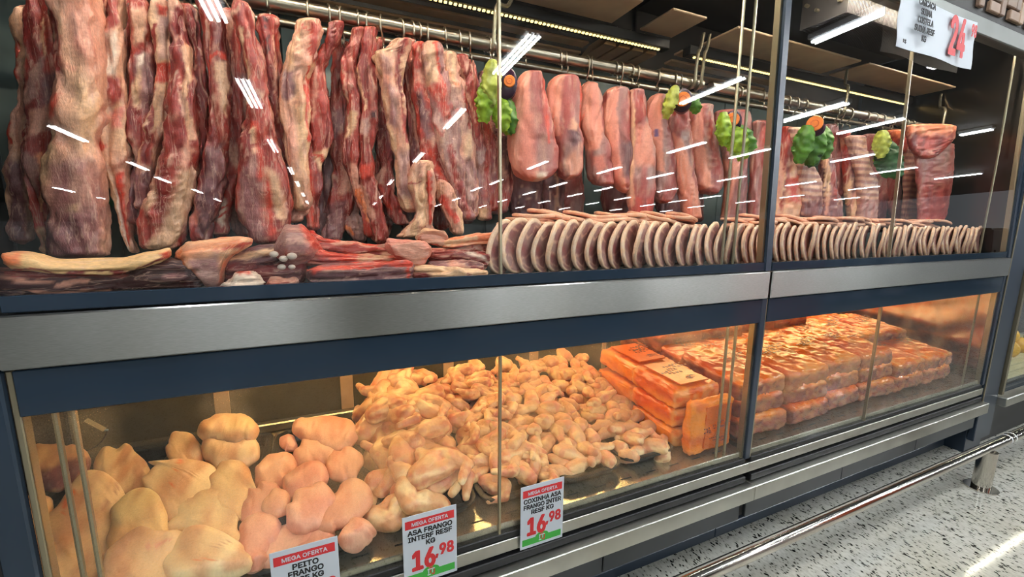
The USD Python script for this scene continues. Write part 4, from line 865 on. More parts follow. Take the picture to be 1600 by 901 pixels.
for k, b in enumerate(RIBS):
    hang('pork_ribs' if 'rib' in b[0] else 'pork_belly', b[0], 'pork', b[1], b[2], edges(b[3], b[4]), b[5], 500 + 19 * k, b[6], mt=PORKM, wide=1.05, lump=0.003, amp=0.0025, power=2.8)

# ------------------------------------------------------------------ cuts lying on the upper deck
def band(name, label, y, th, top, bot, kind, seed, ops=(), **kw):
    """a lying cut given by its upper and lower outline"""
    t_, b_ = np.array(top, float), np.array(bot, float)
    n = 9
    f = lambda a: PchipInterpolator(np.linspace(0, 1, len(a)), a)(np.linspace(0, 1, n))
    t_, b_ = f(t_), f(b_)
    L = [aty(*q, y) for q in t_]; R = [aty(*q, y) for q in b_]
    kw.setdefault('along', 0)
    m, c = loft(L, R, (0, -1, 0), th, kind, seed, ops, **kw)
    o = (float(m.vertices[:, 0].mean()), y, float(m.vertices[:, 2].min()))
    t = thing(name, label, 'beef', o)
    part(t, 'flesh', m, MEATH, col=c, org=o)


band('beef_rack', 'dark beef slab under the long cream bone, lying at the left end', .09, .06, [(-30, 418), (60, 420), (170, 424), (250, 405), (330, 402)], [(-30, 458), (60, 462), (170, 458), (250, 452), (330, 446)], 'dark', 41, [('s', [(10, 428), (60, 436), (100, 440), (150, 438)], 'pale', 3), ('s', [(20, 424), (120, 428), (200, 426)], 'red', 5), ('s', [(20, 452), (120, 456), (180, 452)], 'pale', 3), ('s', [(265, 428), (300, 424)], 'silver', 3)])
band('beef_bone', 'long curved cream bone edge lying at the left end of the deck', .055, .03, [(4, 402), (28, 392), (100, 404), (180, 403), (240, 392), (268, 386)], [(6, 416), (60, 423), (120, 427), (180, 427), (230, 417), (268, 404)], 'bone', 42, [('p', [(0, 392), (40, 390), (44, 412), (2, 416)], 'orange', 6), ('s', [(30, 419), (120, 424), (200, 423), (262, 404)], 'red', 1.5), ('p', [(252, 396), (270, 392), (270, 410), (256, 404)], 'bred', 3)], power=2.5, lump=0.002, amp=0.0015)
band('beef_flap', 'orange pale folded beef flap draped next to the cream bone', .075, .045, [(270, 398), (290, 382), (320, 374), (350, 370), (376, 369), (396, 376)], [(278, 408), (305, 425), (332, 448), (345, 446), (352, 412), (392, 386)], 'orange', 43, [('p', [(300, 405), (345, 395), (348, 448), (318, 440)], 'silver', 6), ('s', [(345, 392), (372, 384), (394, 380)], 'bred', 2.5)], power=2.4)
band('beef_bone', 'cream fat edged beef bone behind the cream white chunk', .12, .04, [(346, 400), (380, 392), (410, 384), (440, 382)], [(348, 430), (380, 428), (410, 418), (440, 410)], 'dmauve', 44, [('s', [(348, 404), (390, 396), (432, 386)], 'cream', 5), ('p', [(350, 412), (400, 406), (400, 420), (350, 424)], 'dred', 4)])
band('beef_knuckle', 'large grey pink beef knuckle joint with a bright red top', .10, .075, [(424, 392), (436, 366), (452, 352), (470, 352), (488, 364), (506, 388)], [(430, 404), (446, 412), (462, 412), (474, 410), (490, 404), (506, 396)], 'silver', 45, [('p', [(464, 350), (482, 352), (508, 388), (500, 400), (486, 380)], 'bred', 4), ('s', [(440, 378), (470, 398)], 'mauve', 1.5), ('s', [(450, 368), (478, 390)], 'mauve', 1.5), ('p', [(426, 392), (456, 396), (456, 408), (430, 408)], 'red', 4)], power=2.1, cap=0.05)
for k, (px, py, r) in enumerate(((428, 397, .0105), (443, 404, .0105), (456, 400, .012), (440, 417, .010), (456, 417, .0085))):
    c = aty(px, py, .035)
    t = thing('cartilage_knob', ['white round cartilage end low on the beef knuckle, leftmost of the upper ones', 'white round cartilage end in the middle of the upper ones on the beef knuckle', 'white round cartilage end at the right of the upper ones on the beef knuckle', 'faint round cartilage end in the shade below the knuckle, left one', 'faint round cartilage end in the shade below the knuckle, right one'][k], 'cartilage', tuple(c))
    sph = trimesh.creation.icosphere(2, r); sph.vertices *= (1.0, 1.2, 0.75)
    part(t, 'knob', sph, plain('cartilage', (186, 170, 160), rough=0.3) if k == 0 else '/World/Looks/cartilage', smooth=True)
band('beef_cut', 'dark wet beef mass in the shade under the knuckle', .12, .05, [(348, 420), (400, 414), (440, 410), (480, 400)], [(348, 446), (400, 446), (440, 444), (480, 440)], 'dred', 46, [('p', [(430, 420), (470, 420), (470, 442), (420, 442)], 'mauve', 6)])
band('beef_chunk', 'cream white angular beef fat chunk at the front of the deck', .045, .025, [(340, 447), (362, 434), (370, 421), (390, 420), (414, 438)], [(342, 451), (365, 452), (380, 451), (395, 449), (416, 444)], 'white', 47, [('p', [(368, 418), (390, 418), (390, 427), (372, 428)], 'bred', 3)], power=2.4)
band('beef_chunk', 'ragged pinkish beef trimming in front below the knuckle', .05, .02, [(414, 442), (428, 434), (445, 436), (466, 432)], [(416, 449), (430, 449), (448, 447), (468, 444)], 'pale', 48, [('s', [(418, 440), (450, 440)], 'red', 3)])
lying('beef_strip', 'upper bright red beef strip lying right of the knuckle', .15, .022, [(478, 366, 12), (505, 380, 10), (540, 386, 9), (575, 390, 10), (615, 391, 9), (640, 392, 7)], 'red', 51, [('s', [(478, 358), (505, 372), (545, 379), (610, 382)], 'bred', 4), ('s', [(520, 379), (600, 383)], 'pale', 1.5), ('s', [(560, 400), (610, 396)], 'fat', 2)])
lying('beef_strip', 'middle bright red beef strip lying right of the knuckle', .11, .025, [(474, 398, 16), (505, 402, 10), (540, 406, 9), (580, 408, 9), (625, 408, 8), (655, 406, 6)], 'red', 52, [('s', [(478, 390), (520, 400), (570, 402), (650, 404)], 'bred', 5), ('p', [(560, 398), (610, 398), (610, 406), (560, 406)], 'tan', 3), ('s', [(480, 408), (510, 412)], 'pale', 2)])
lying('beef_strip', 'front beef strip with a bright red ridge over a purple face', .06, .035, [(478, 430, 12), (505, 428, 15), (545, 427, 16), (590, 424, 16), (636, 420, 15), (650, 422, 9)], 'mauve', 53, [('s', [(478, 420), (505, 417), (545, 416), (590, 412), (638, 408)], 'bred', 5), ('p', [(480, 424), (560, 424), (600, 428), (590, 445), (480, 445)], 'dmauve', 4), ('s', [(490, 434), (560, 438), (630, 436)], 'silver', 1.5), ('s', [(632, 410), (638, 440)], 'bred', 3)])
band('beef_flap', 'pink pale textured beef flap lying across the red strips', .075, .03, [(600, 384), (606, 372), (630, 373), (655, 376), (676, 390)], [(604, 394), (622, 404), (640, 414), (652, 415), (672, 402)], 'pink', 54, [('p', [(608, 374), (650, 376), (672, 392), (650, 412), (620, 398)], 'pale', 8)], power=2.6)
band('beef_flap', 'thin pale flap folded under the ribbed strip near the joint', .14, .018, [(648, 368), (672, 356), (698, 366), (702, 376)], [(650, 376), (676, 382), (690, 386), (704, 380)], 'fat', 55, [('s', [(650, 375), (690, 386)], 'bred', 1.5)])
lying('beef_strip', 'cream and orange beef edge lying left of the first chop', .13, .022, [(690, 384, 6), (715, 379, 8), (740, 374, 8), (766, 372, 9), (772, 378, 7)], 'orange', 56, [('s', [(690, 382), (740, 372)], 'cream', 4), ('s', [(696, 390), (750, 384)], 'red', 3)])
lying('beef_strip', 'red beef strip with a white end just left of the first chop', .11, .025, [(668, 400, 9), (700, 399, 9), (725, 399, 9), (748, 404, 12), (764, 412, 10)], 'red', 57, [('p', [(716, 392), (745, 396), (762, 412), (742, 402)], 'white', 3), ('s', [(672, 404), (730, 406)], 'dred', 4)])
lying('beef_strip', 'beef strip with pinkish lumps lying high beside the first chop', .15, .02, [(700, 391, 7), (730, 388, 9), (752, 388, 10), (768, 394, 9)], 'pale', 58, [('s', [(735, 382), (742, 398)], 'red', 2), ('s', [(750, 382), (756, 400)], 'red', 2)])
lying('beef_strip', 'cream topped beef strip at the front beside the first chop', .05, .022, [(640, 424, 8), (670, 424, 9), (700, 427, 10), (730, 430, 9), (752, 429, 8), (762, 424, 5)], 'cream', 59, [('p', [(640, 424), (700, 432), (720, 440), (640, 440)], 'dred', 4), ('s', [(726, 424), (748, 436)], 'red', 1.5)])
lying('beef_strip', 'dull pink beef piece tucked below the red strip with a white end', .075, .022, [(668, 414, 8), (700, 416, 8), (728, 416, 9), (756, 420, 9)], 'mauve', 60, [('p', [(700, 410), (726, 412), (718, 420), (702, 418)], 'pale', 3), ('s', [(735, 414), (756, 424)], 'dred', 4)])

# ------------------------------------------------------------------ hooks
def hook_mesh(r0, drop):
    pts = arc((0, 0, 0), r0 + 0.004, math.radians(-60), math.radians(190), 12, ax=(1, 2))[::-1]
    pts = [np.array(p) for p in pts]
    pts = pts[::-1]
    z0 = pts[-1][2]
    y0 = pts[-1][1]
    tail = [(0, y0, z0 - 0.02), (0.002, y0 + 0.008, z0 - drop * .5), (0.004, 0.004, z0 - drop)]
    j = [(0.006, 0.000 - 0.012 * math.sin(a) - 0.004, z0 - drop - 0.014 * (1 - math.cos(a)) - 0.004) for a in np.linspace(0.3, 2.6, 7)]
    P = np.array(pts + [np.array(q) for q in tail + j])
    k = np.linspace(0, len(P) - 1, 44)
    rr = np.full(44, 0.0034); rr[-6:] = np.linspace(0.0034, 0.001, 6)
    return tube(PchipInterpolator(np.arange(len(P)), P)(k), rr, 7)


hk0 = None
def put_hook(x, y, z, drop, ang, tall):
    global hk0
    lab, grp = ('bent steel meat hook hung over the thick front pipe', 'meat hooks on the front pipe')
    if hk0 is None:
        hk0 = {}
    key = round(drop, 2)
    if key not in hk0:
        t = thing('meat_hook', lab, 'meat hook', mat4=M4((x, y, z), rz=ang), group=grp)
        part(t, 'wire', hook_mesh(RR, key), HOOKM, smooth=True); hk0[key] = t
    else:
        dup(hk0[key], M4((x, y, z), rz=ang))
rng = random.Random(11)
for x, z in hook_pts:
    if x > -1.0 and abs(x - XM) > 0.05 and x < XR - 0.04:
        put_hook(x, RY, RZ, rng.choice((0.02, 0.04, 0.06)), rng.uniform(-0.5, 0.5), z)
for px in (485, 517, 543, 556, 585, 632, 645, 664, 698, 722, 740, 770, 884, 925, 970, 995, 1028, 1065, 1095, 1110, 1248, 1262, 1322, 1362, 1375, 1440, 1465):
    x = aty(px, 100, RY)[0]
    if abs(x - XM) > 0.04 and not any(abs(x - h[0]) < 0.02 for h in hook_pts):
        put_hook(x, RY, RZ, rng.choice((0.02, 0.04, 0.06)), rng.uniform(-0.6, 0.6), 0)

# ------------------------------------------------------------------ pork chops standing in a fanned row
def chop_mesh(seed, w=0.135, h=0.19, th=0.015):
    """rounded slice: fat rind on the left and over the top, grey pink meat inside; lies in x, z, thickness along y; foot at z = 0"""
    r = np.random.RandomState(seed)
    na, nr = 72, 16
    a = np.linspace(0, 2 * np.pi, na, endpoint=False)
    ph = r.uniform(0, 6.28, 4)
    ox = -0.5 * w + w * (0.5 + 0.5 * np.sign(np.cos(a)) * np.abs(np.cos(a)) ** 0.85)
    oz = h * (0.5 + 0.5 * np.sign(np.sin(a)) * np.abs(np.sin(a)) ** 0.8)
    rr = 1 + 0.035 * np.sin(2 * a + ph[0]) + 0.03 * np.sin(3 * a + ph[1])
    cx, cz = 0.0, h * 0.5
    ox, oz = cx + (ox - cx) * rr, np.maximum(cz + (oz - cz) * rr, 0.0)
    ox = ox + 0.10 * w * np.cos((oz / h - 0.45) * np.pi) * -1.0 + 0.03 * w      # belly of the rind bulges left
    rad = np.linspace(0, 1, nr) ** 0.8
    X = cx + (ox - cx)[None] * rad[:, None]; Z = cz + (oz - cz)[None] * rad[:, None]
    edge = np.clip((1 - rad) / 0.10, 0, 1); prof = th / 2 * np.sqrt(1 - (1 - edge) ** 2 * 0.75)
    V, F, C = [], [], []
    for sgn in (-1, 1):
        P = np.stack([X, np.broadcast_to(sgn * prof[:, None], X.shape), Z], -1)
        P[..., 1] += sgn * 0.0012 * (2 * nz(P, (50, 50, 50), seed) - 1)
        wob = 0.007 * np.sin(P[..., 2] * 22 + ph[2])
        P[..., 1] += wob
        V.append(P.reshape(-1, 3))
        d = (1 - rad)[:, None] * np.hypot(ox - cx, oz - cz)[None]
        nn = nz(P, (60, 60, 60), seed + 3)
        rind = 0.004 + 0.011 * sm(0.1, 0.9, 0.5 - 0.5 * np.cos(a - math.radians(-35)))[None] + 0.006 * (nn - 0.5)
        fat = sm(rind * 1.15, rind * 0.85, d)
        col = mixc(PAL['grey'] * 0.92, PAL['mauve'], sm(0.3, 0.7, nz(P, (28, 28, 28), seed + 5)))
        seam = 1 - np.abs(2 * nz(P, (26, 26, 26), seed + 6) - 1)
        col = mixc(col, PAL['fat'], sm(0.88, 0.98, seam) * 0.8)
        col = mixc(col, PAL['red'], sm(0.6, 0.9, nz(P, (40, 40, 40), seed + 8)) * 0.35)
        col = mixc(col, mixc(PAL['white'], PAL['cream'], nn), fat)
        C.append(col.reshape(-1, 3))
    n1 = nr * na
    i, j = np.meshgrid(np.arange(nr - 1), np.arange(na), indexing='ij')
    q = np.stack([i * na + j, i * na + (j + 1) % na, (i + 1) * na + (j + 1) % na, (i + 1) * na + j], -1).reshape(-1, 4)
    f = np.vstack([q[:, [0, 1, 2]], q[:, [0, 2, 3]]])
    f2 = f[:, ::-1] + n1
    k = np.arange(na); o = (nr - 1) * na
    side = np.vstack([np.stack([o + k, o + (k + 1) % na, n1 + o + (k + 1) % na], 1), np.stack([o + k, n1 + o + (k + 1) % na, n1 + o + k], 1)])
    m = trimesh.Trimesh(np.vstack(V), np.vstack([f, f2, side]), process=False)
    if m.volume < 0: m.invert()
    return m, np.clip(np.vstack(C), 0.01, 0.95)


rng = random.Random(3)
chop0 = {}
def put_chop(x, y, z, lean, rz, s, grp, lab):
    v = rng.randrange(4)
    mm = M4((x, y, z), ry=lean, rz=rz, s=s) @ M4(rx=0.0)
    if v not in chop0:
        t = thing('pork_chop', lab, 'pork chop', mat4=mm, group=grp)
        m, c = chop_mesh(60 + v)
        part(t, 'slice', m, PORKM, col=c); chop0[v] = t
    else:
        dup(chop0[v], mm, lab, grp)


x = 0.50
while x < 3.86:
    if abs(x - XM) > 0.006:
        near = x < XM
        f = (x - 0.5) / 3.3
        put_chop(x, 0.115, UDECK + 0.004, 0.30 + rng.uniform(-0.05, 0.07) - 0.12 * f, math.radians(33 - 22 * f + rng.uniform(-3, 3)), rng.uniform(0.92, 1.03) - 0.06 * f,
                 'chops standing in the near case' if near else 'chops standing in the far case',
                 'raw pork chop standing in the fanned front row left of the middle post' if near else 'raw pork chop standing in the fanned front row right of the middle post')
    x += rng.uniform(0.046, 0.058)

# flat slices lying in heaps behind the standing row
def slab_mesh(seed):
    m, c = chop_mesh(seed, w=0.10, h=0.19, th=0.016)
    v = m.vertices.copy(); v[:, 2] -= 0.095
    return trimesh.Trimesh(v[:, [2, 0, 1]], m.faces, process=False), mixc(c, PAL['orange'], np.full(len(c), 0.35))
flat0 = {}
def put_flat(x, y, z, rz, tilt, grp, lab):
    v = rng.randrange(3)
    mm = M4((x, y, z), ry=tilt, rz=rz)
    if v not in flat0:
        t = thing('pork_slice', lab, 'pork chop', mat4=mm, group=grp)
        m, c = slab_mesh(80 + v); part(t, 'slice', m, PORKM, col=c); flat0[v] = t
    else:
        dup(flat0[v], mm, lab, grp)
t = thing('chop_riser', 'grey plastic riser under the flat pork slices in the near case', 'riser', (0.62, 0.23, UDECK + 0.001))
part(t, 'block', box((0, 0, 0), (0.95, 0.15, 0.135), 0.006), GREYBACK)
t = thing('chop_riser', 'grey plastic riser under the flat pork slices in the far case', 'riser', (1.76, 0.23, UDECK + 0.001))
part(t, 'block', box((0, 0, 0), (1.95, 0.15, 0.135), 0.006), GREYBACK)
for (xa, xb, step, g_) in ((0.66, 1.52, 0.075, 'near'), (1.80, 3.62, 0.085, 'far')):
    for lay in range(3):
        x = xa + 0.03 * lay
        while x < xb:
            put_flat(x, 0.27 + rng.uniform(-0.03, 0.05), UDECK + 0.152 + 0.0175 * lay + rng.uniform(0, 0.006) + 0.012, rng.uniform(-0.45, 0.45), 0.09 + rng.uniform(-0.03, 0.05), f'flat pork slices behind the chops of the {g_} case',
                     f'flat pale orange pork slice heaped behind the standing chops of the {g_} case')
            x += step * rng.uniform(0.8, 1.3)

# ------------------------------------------------------------------ garnishes on the hooks: eggplant, carrot, lettuce
EGG = plain('eggplant_skin', (52, 26, 44), rough=0.2, var=0.2, scale=20)
CARROT = plain('carrot_flesh', (226, 122, 40), rough=0.45, var=0.12, scale=60)
def leafmat(name, c):
    c = lin(c)
    return mat(name, {'t': ('texture_coordinate', {}), 'n': ('noise_texture', {'scale': 40.0, 'detail': 3.0}), 'r': ('rgb_ramp', {'ramp': [(0.3, tuple(c * 0.6)), (0.7, tuple(np.minimum(c * 1.25, 1)))]}),
                      'p': ('principled_bsdf', {'roughness': 0.4}), 'l': ('translucent_bsdf', {}), 'x': ('mix_closure', {'fac': 0.35})},
               [('t.object', 'n.vector'), ('n.fac', 'r.fac'), ('r.color', 'p.base_color'), ('r.color', 'l.color'), ('p.BSDF', 'x.closure1'), ('l.BSDF', 'x.closure2')], surface='x.closure')
LEAF = [leafmat('lettuce_bright', (150, 188, 48)), leafmat('lettuce_green', (88, 140, 48)), leafmat('lettuce_dark', (46, 92, 44)), leafmat('leaf_pale', (180, 190, 84))]


def leaf_mesh(L, W, seed, ruffle=0.014):
    n, m = 26, 19
    u, v = np.meshgrid(np.linspace(0, 1, n), np.linspace(-1, 1, m), indexing='ij')
    w = W * np.sin(np.pi * np.clip(0.12 + 0.8 * u, 0, 1)) ** 0.8
    P = np.stack([v * w, -0.02 - 0.02 * np.sin(u * 3) , -u * L], -1)
    ed = np.abs(v) ** 2 * (0.3 + 0.7 * u)
    nn = nz(P, (55, 55, 55), seed) - 0.5
    n2 = nz(P, (130, 130, 130), seed + 1) - 0.5
    P[..., 1] += ruffle * 3.2 * nn * (0.25 + ed) + ruffle * 1.6 * n2 * ed + 0.02 * v ** 2
    P[..., 0] += ruffle * 1.4 * n2 * ed
    P[..., 2] += ruffle * 1.2 * nn * ed
    i, j = np.meshgrid(np.arange(n - 1), np.arange(m - 1), indexing='ij')
    q = np.stack([i * m + j, i * m + j + 1, (i + 1) * m + j + 1, (i + 1) * m + j], -1).reshape(-1, 4)
    f = np.vstack([q[:, [0, 1, 2]], q[:, [0, 2, 3]]])
    return P.reshape(-1, 3), f


def garnish(label, y, egg, carrot, leaves):
    o = aty(egg[0], egg[1], y)
    t = thing('vegetable_garnish', label, 'garnish', tuple(o))
    k = np.linalg.norm(o - CAM) / FPX
    nrm = (CAM - o) * (1, 1, 0); nrm /= np.linalg.norm(nrm); a = math.atan2(nrm[0], -nrm[1])
    Rz = M4(rz=a)
    if egg[2]:
        r, h = egg[2] * k, egg[3] * k
        pr = [(0.001, -0.028), (r * .8, -0.028), (r, -0.02), (r, 0.012), (r * .86, 0.02), (0.001, 0.02)]
        e = trimesh.creation.revolve(np.array(pr), sections=36); e.vertices = np.stack([e.vertices[:, 0], -e.vertices[:, 2] * -1 - 0.0, e.vertices[:, 1] * h / r], 1)
        e.apply_transform(Rz); part(t, 'eggplant_piece', e, EGG, smooth=40)
    if carrot:
        r = carrot[2] * k; c = aty(carrot[0], carrot[1], y - 0.033) - o
        pr = [(0.001, -0.006), (r * .92, -0.006), (r, -0.003), (r, 0.003), (r * .92, 0.006), (0.001, 0.006)]
        e = trimesh.creation.revolve(np.array(pr), sections=30); e.vertices = np.stack([e.vertices[:, 0], e.vertices[:, 2], e.vertices[:, 1]], 1)
        e.apply_transform(Rz); e.apply_translation(c); q_ = part(t, 'carrot_slice', e, CARROT, smooth=30)
        ring = trimesh.creation.torus(r * 0.45, r * 0.06, 20, 6); ring.vertices = ring.vertices[:, [0, 2, 1]]; ring.apply_transform(Rz); ring.apply_translation(c + np.array([math.sin(a), -math.cos(a), 0]) * 0.0062)
        part(q_, 'carrot_core', ring, plain('carrot_core', (206, 96, 34), rough=0.5) if 'cc' not in used else '/World/Looks/carrot_core', smooth=True); used['cc'] = 1
    for q, (px, py, L, W, rot, mt) in enumerate(leaves):
        P, f = leaf_mesh(L * k, W * k, 7 * q + int(px))
        T = Rz @ M4(ry=rot)
        P = P @ T[:3, :3].T + (aty(px, py, y - 0.012 + 0.01 * q) - o)
        part(t, 'lettuce_leaf', (P, f), LEAF[mt], smooth=True)


garnish('lettuce garnish with a large eggplant slice, beside the glass joint', .31, (789, 132, 17, 22), (796, 127, 8), [(770, 95, 62, 14, 0.05, 3), (766, 120, 62, 15, 0.15, 0), (776, 150, 50, 15, -0.25, 0), (790, 150, 54, 11, -0.2, 1), (792, 165, 42, 10, -0.05, 0)])
garnish('garnish of a pale leaf and eggplant hung high among the pork sides', .30, (1066, 159, 12, 15), (1067, 155, 9), [(1056, 135, 42, 9, 0.25, 3), (1080, 155, 22, 8, -0.5, 1)])
garnish('bright curly lettuce garnish with eggplant by the support rods', .30, (1144, 192, 11, 14), (1144, 187, 8.5), [(1130, 176, 42, 9, -0.1, 0), (1136, 200, 40, 14, -0.6, 0), (1150, 204, 40, 14, -0.3, 0), (1160, 206, 36, 11, -0.1, 1), (1140, 196, 46, 12, -0.75, 1)])
garnish('green lettuce garnish with a carrot slice just right of the middle post', .29, (1272, 202, 11, 10), (1273, 193, 8.5), [(1262, 196, 44, 11, 0.1, 1), (1276, 200, 44, 13, 0.05, 1), (1284, 198, 40, 10, -0.2, 1), (1270, 206, 42, 12, -0.1, 2)])
garnish('dark green lettuce garnish by the far glass joint', .30, (1384, 218, 0, 0), None, [(1378, 204, 30, 8, -0.1, 3), (1384, 222, 40, 12, -0.2, 2), (1378, 228, 40, 11, -0.45, 2), (1386, 230, 26, 9, 0.1, 0)])

# ------------------------------------------------------------------ lower shelf: black trays and chicken
HZ0, HS = 0.572, 0.26                                  # the heaped chicken rises toward the back
NH = np.array([0, -HS, 1.0]); NH /= np.linalg.norm(NH)
def ath(px, py, lift=0.0): return on_plane(px, py, NH, NH @ np.array([0, 0, HZ0]) + lift)


def tray(x0, x1, y0, y1, label, z=DECK + 0.001, h=0.045):
    t = thing('plastic_tray', label, 'tray', ((x0 + x1) / 2, (y0 + y1) / 2, z))
    from shapely.geometry import box as sbox
    w, d = (x1 - x0) / 2, (y1 - y0) / 2
    o = sbox(-w + .04, -d + .04, w - .04, d - .04)
    def ring(b, zz, n=96):
        p = o.buffer(b, quad_segs=6).exterior
        return np.array([(*p.interpolate(k / n, normalized=True).coords[0], zz) for k in range(n)])
    prof = [(0.022, 0.0), (0.026, 0.003), (0.036, h - 0.006), (0.05, h - 0.002), (0.052, h - 0.008), (0.056, h - 0.008), (0.056, h), (0.05, h + 0.003), (0.036, h), (0.030, h - 0.004), (0.020, 0.006), (0.016, 0.004)]
    m = ringmesh(np.array([ring(b, zz) for b, zz in prof]), True)
    part(t, 'tray_shell', m, BLACKTRAY, smooth=40)
TR = [(-1.0, -0.66, .28, .93, 'leftmost black tray behind the pair of support rods'), (-0.60, -0.30, .10, .90, 'black tray under the wide skin-on chicken breasts'), (-0.26, 0.055, .06, .88, 'black tray under the pink chicken fillets'), (0.10, 0.41, .10, .88, 'black tray under the big whole wings, behind the middle price tag'),
      (0.45, 0.73, .09, .88, 'black tray under the small wings at the glass joint'), (0.77, 1.03, .09, .88, 'black tray under the near drumettes'), (1.07, 1.32, .10, .88, 'black tray under the drumettes beside the orange packs')]
for a in TR: tray(*a)


def chick(name, label, pts, th, kind, seed, lift=0.0, ops=(), **kw):
    p = np.array(pts, float)
    k_ = np.linspace(0, len(p) - 1, 9); p = PchipInterpolator(np.arange(len(p)), p)(k_)
    tg = np.gradient(p[:, :2], axis=0); tg /= np.linalg.norm(tg, axis=1, keepdims=True)
    nn = np.stack([-tg[:, 1], tg[:, 0]], 1)
    rs_ = np.random.RandomState(seed)
    a, b = p[:, :2] - nn * p[:, 2:] * rs_.uniform(.82, 1.16, (9, 1)), p[:, :2] + nn * p[:, 2:] * rs_.uniform(.82, 1.16, (9, 1))
    L = [ath(*q, lift) for q in a]; R = [ath(*q, lift) for q in b]
    kw.setdefault('along', 1)
    m, c = loft(L, R, NH, th, kind, seed, ops, n_around=40, **{**dict(power=2.1, cap=0.04, lump=0.0035, amp=0.0011, ridge=0.0, wide=1.22, foldk=0.35), **kw})
    v = m.vertices; v[:, 2] = np.maximum(v[:, 2], DECK + 0.012); v[:, 1] = np.where(v[:, 1] < 0.09, 0.09 - 0.07 * np.tanh((0.09 - v[:, 1]) / 0.07), v[:, 1])
    rr_ = random.Random(seed); c = c * np.array([1.0, rr_.uniform(.94, 1.02), rr_.uniform(.9, 1.02)]) * rr_.uniform(.92, 1.04)
    o = (float(v[:, 0].mean()), float(v[:, 1].mean()), float(v[:, 2].min()))
    t = thing(name, label, 'chicken', o)
    part(t, 'flesh', m, CHICKM, col=c, org=o)
    return t


SK = [
 ('chicken breast with a purple red underside at the far left behind the rods', [(42, 728, 26), (70, 730, 32), (105, 726, 28), (140, 712, 16)], .04, 0.0, [('p', [(50, 745), (130, 722), (150, 712), (150, 735), (100, 770), (56, 775)], 'mauve', 5)]),
 ('flat tan chicken piece at the back left, right of the purple one', [(146, 735, 26), (180, 735, 32), (210, 735, 30), (232, 728, 18)], .03, -0.01, [('p', [(215, 720), (235, 715), (225, 770), (205, 770)], 'tan', 6)]),
 ('very long skin-on chicken breast running to the lower left corner', [(178, 748, 24), (150, 785, 42), (128, 830, 46), (108, 880, 46), (96, 930, 40)], .03, 0.015, [('s', [(190, 752), (165, 800), (150, 830)], 'tan', 2), ('s', [(120, 770), (100, 800)], 'orange', 3)]),
 ('chicken breast half hidden behind the two left support rods', [(52, 775, 26), (58, 830, 26), (72, 885, 24), (84, 930, 22)], .03, 0.0, []),
 ('rolled chicken breast standing up at the back of its tray', [(308, 678, 6), (328, 674, 15), (356, 670, 19), (384, 672, 17), (402, 680, 10)], .05, 0.05, [('s', [(330, 690), (370, 694), (398, 690)], 'tan', 2)]),
 ('chicken breast tucked behind, left of the standing roll', [(310, 690, 18), (290, 705, 26), (268, 722, 20)], .03, 0.0, []),
 ('flesh wall of the rolled chicken breast, below the roll', [(316, 694, 9), (334, 700, 22), (360, 704, 27), (386, 700, 22), (402, 690, 9)], .06, 0.01, []),
 ('big flat skin-on chicken breast in the middle of the second tray', [(292, 718, 26), (288, 742, 46), (268, 775, 46), (246, 800, 26)], .028, 0.02, [('s', [(282, 722), (270, 770)], 'orange', 1.5)]),
 ('smooth oval chicken breast under the standing roll', [(384, 726, 16), (366, 748, 28), (346, 782, 30), (332, 800, 16)], .035, 0.012, []),
 ('wrinkled skin-on chicken breast at the left edge of its tray', [(258, 790, 24), (226, 808, 44), (200, 845, 30), (186, 885, 14)], .03, 0.02, [('s', [(195, 855), (225, 840)], 'tan', 1.5), ('s', [(198, 865), (228, 850)], 'tan', 1.5)]),
 ('broad chicken breast between the wrinkled one and the fillets', [(312, 768, 28), (318, 800, 50), (322, 832, 50), (318, 850, 34)], .035, 0.004, []),
 ('pointed chicken breast at the bottom edge, third from the left', [(286, 832, 6), (262, 848, 18), (226, 872, 42), (206, 910, 42), (196, 950, 38)], .035, 0.032, [('s', [(232, 862), (268, 848)], 'fillet', 2)]),
 ('rounded pale chicken breast at the bottom edge beside the first price tag', [(332, 826, 22), (326, 850, 46), (322, 888, 54), (312, 930, 48)], .04, 0.03, [('s', [(330, 870), (365, 850)], 'tan', 1.5), ('s', [(300, 890), (330, 885)], 'orange', 2)]),
]
for k, (l, pts, th, lift, ops) in enumerate(SK): chick('chicken_breast', l, pts, th * 0.66, 'chick', 2000 + 17 * k, lift + 0.0045 * (k if k < 4 else k - 4) - 0.012, ops)
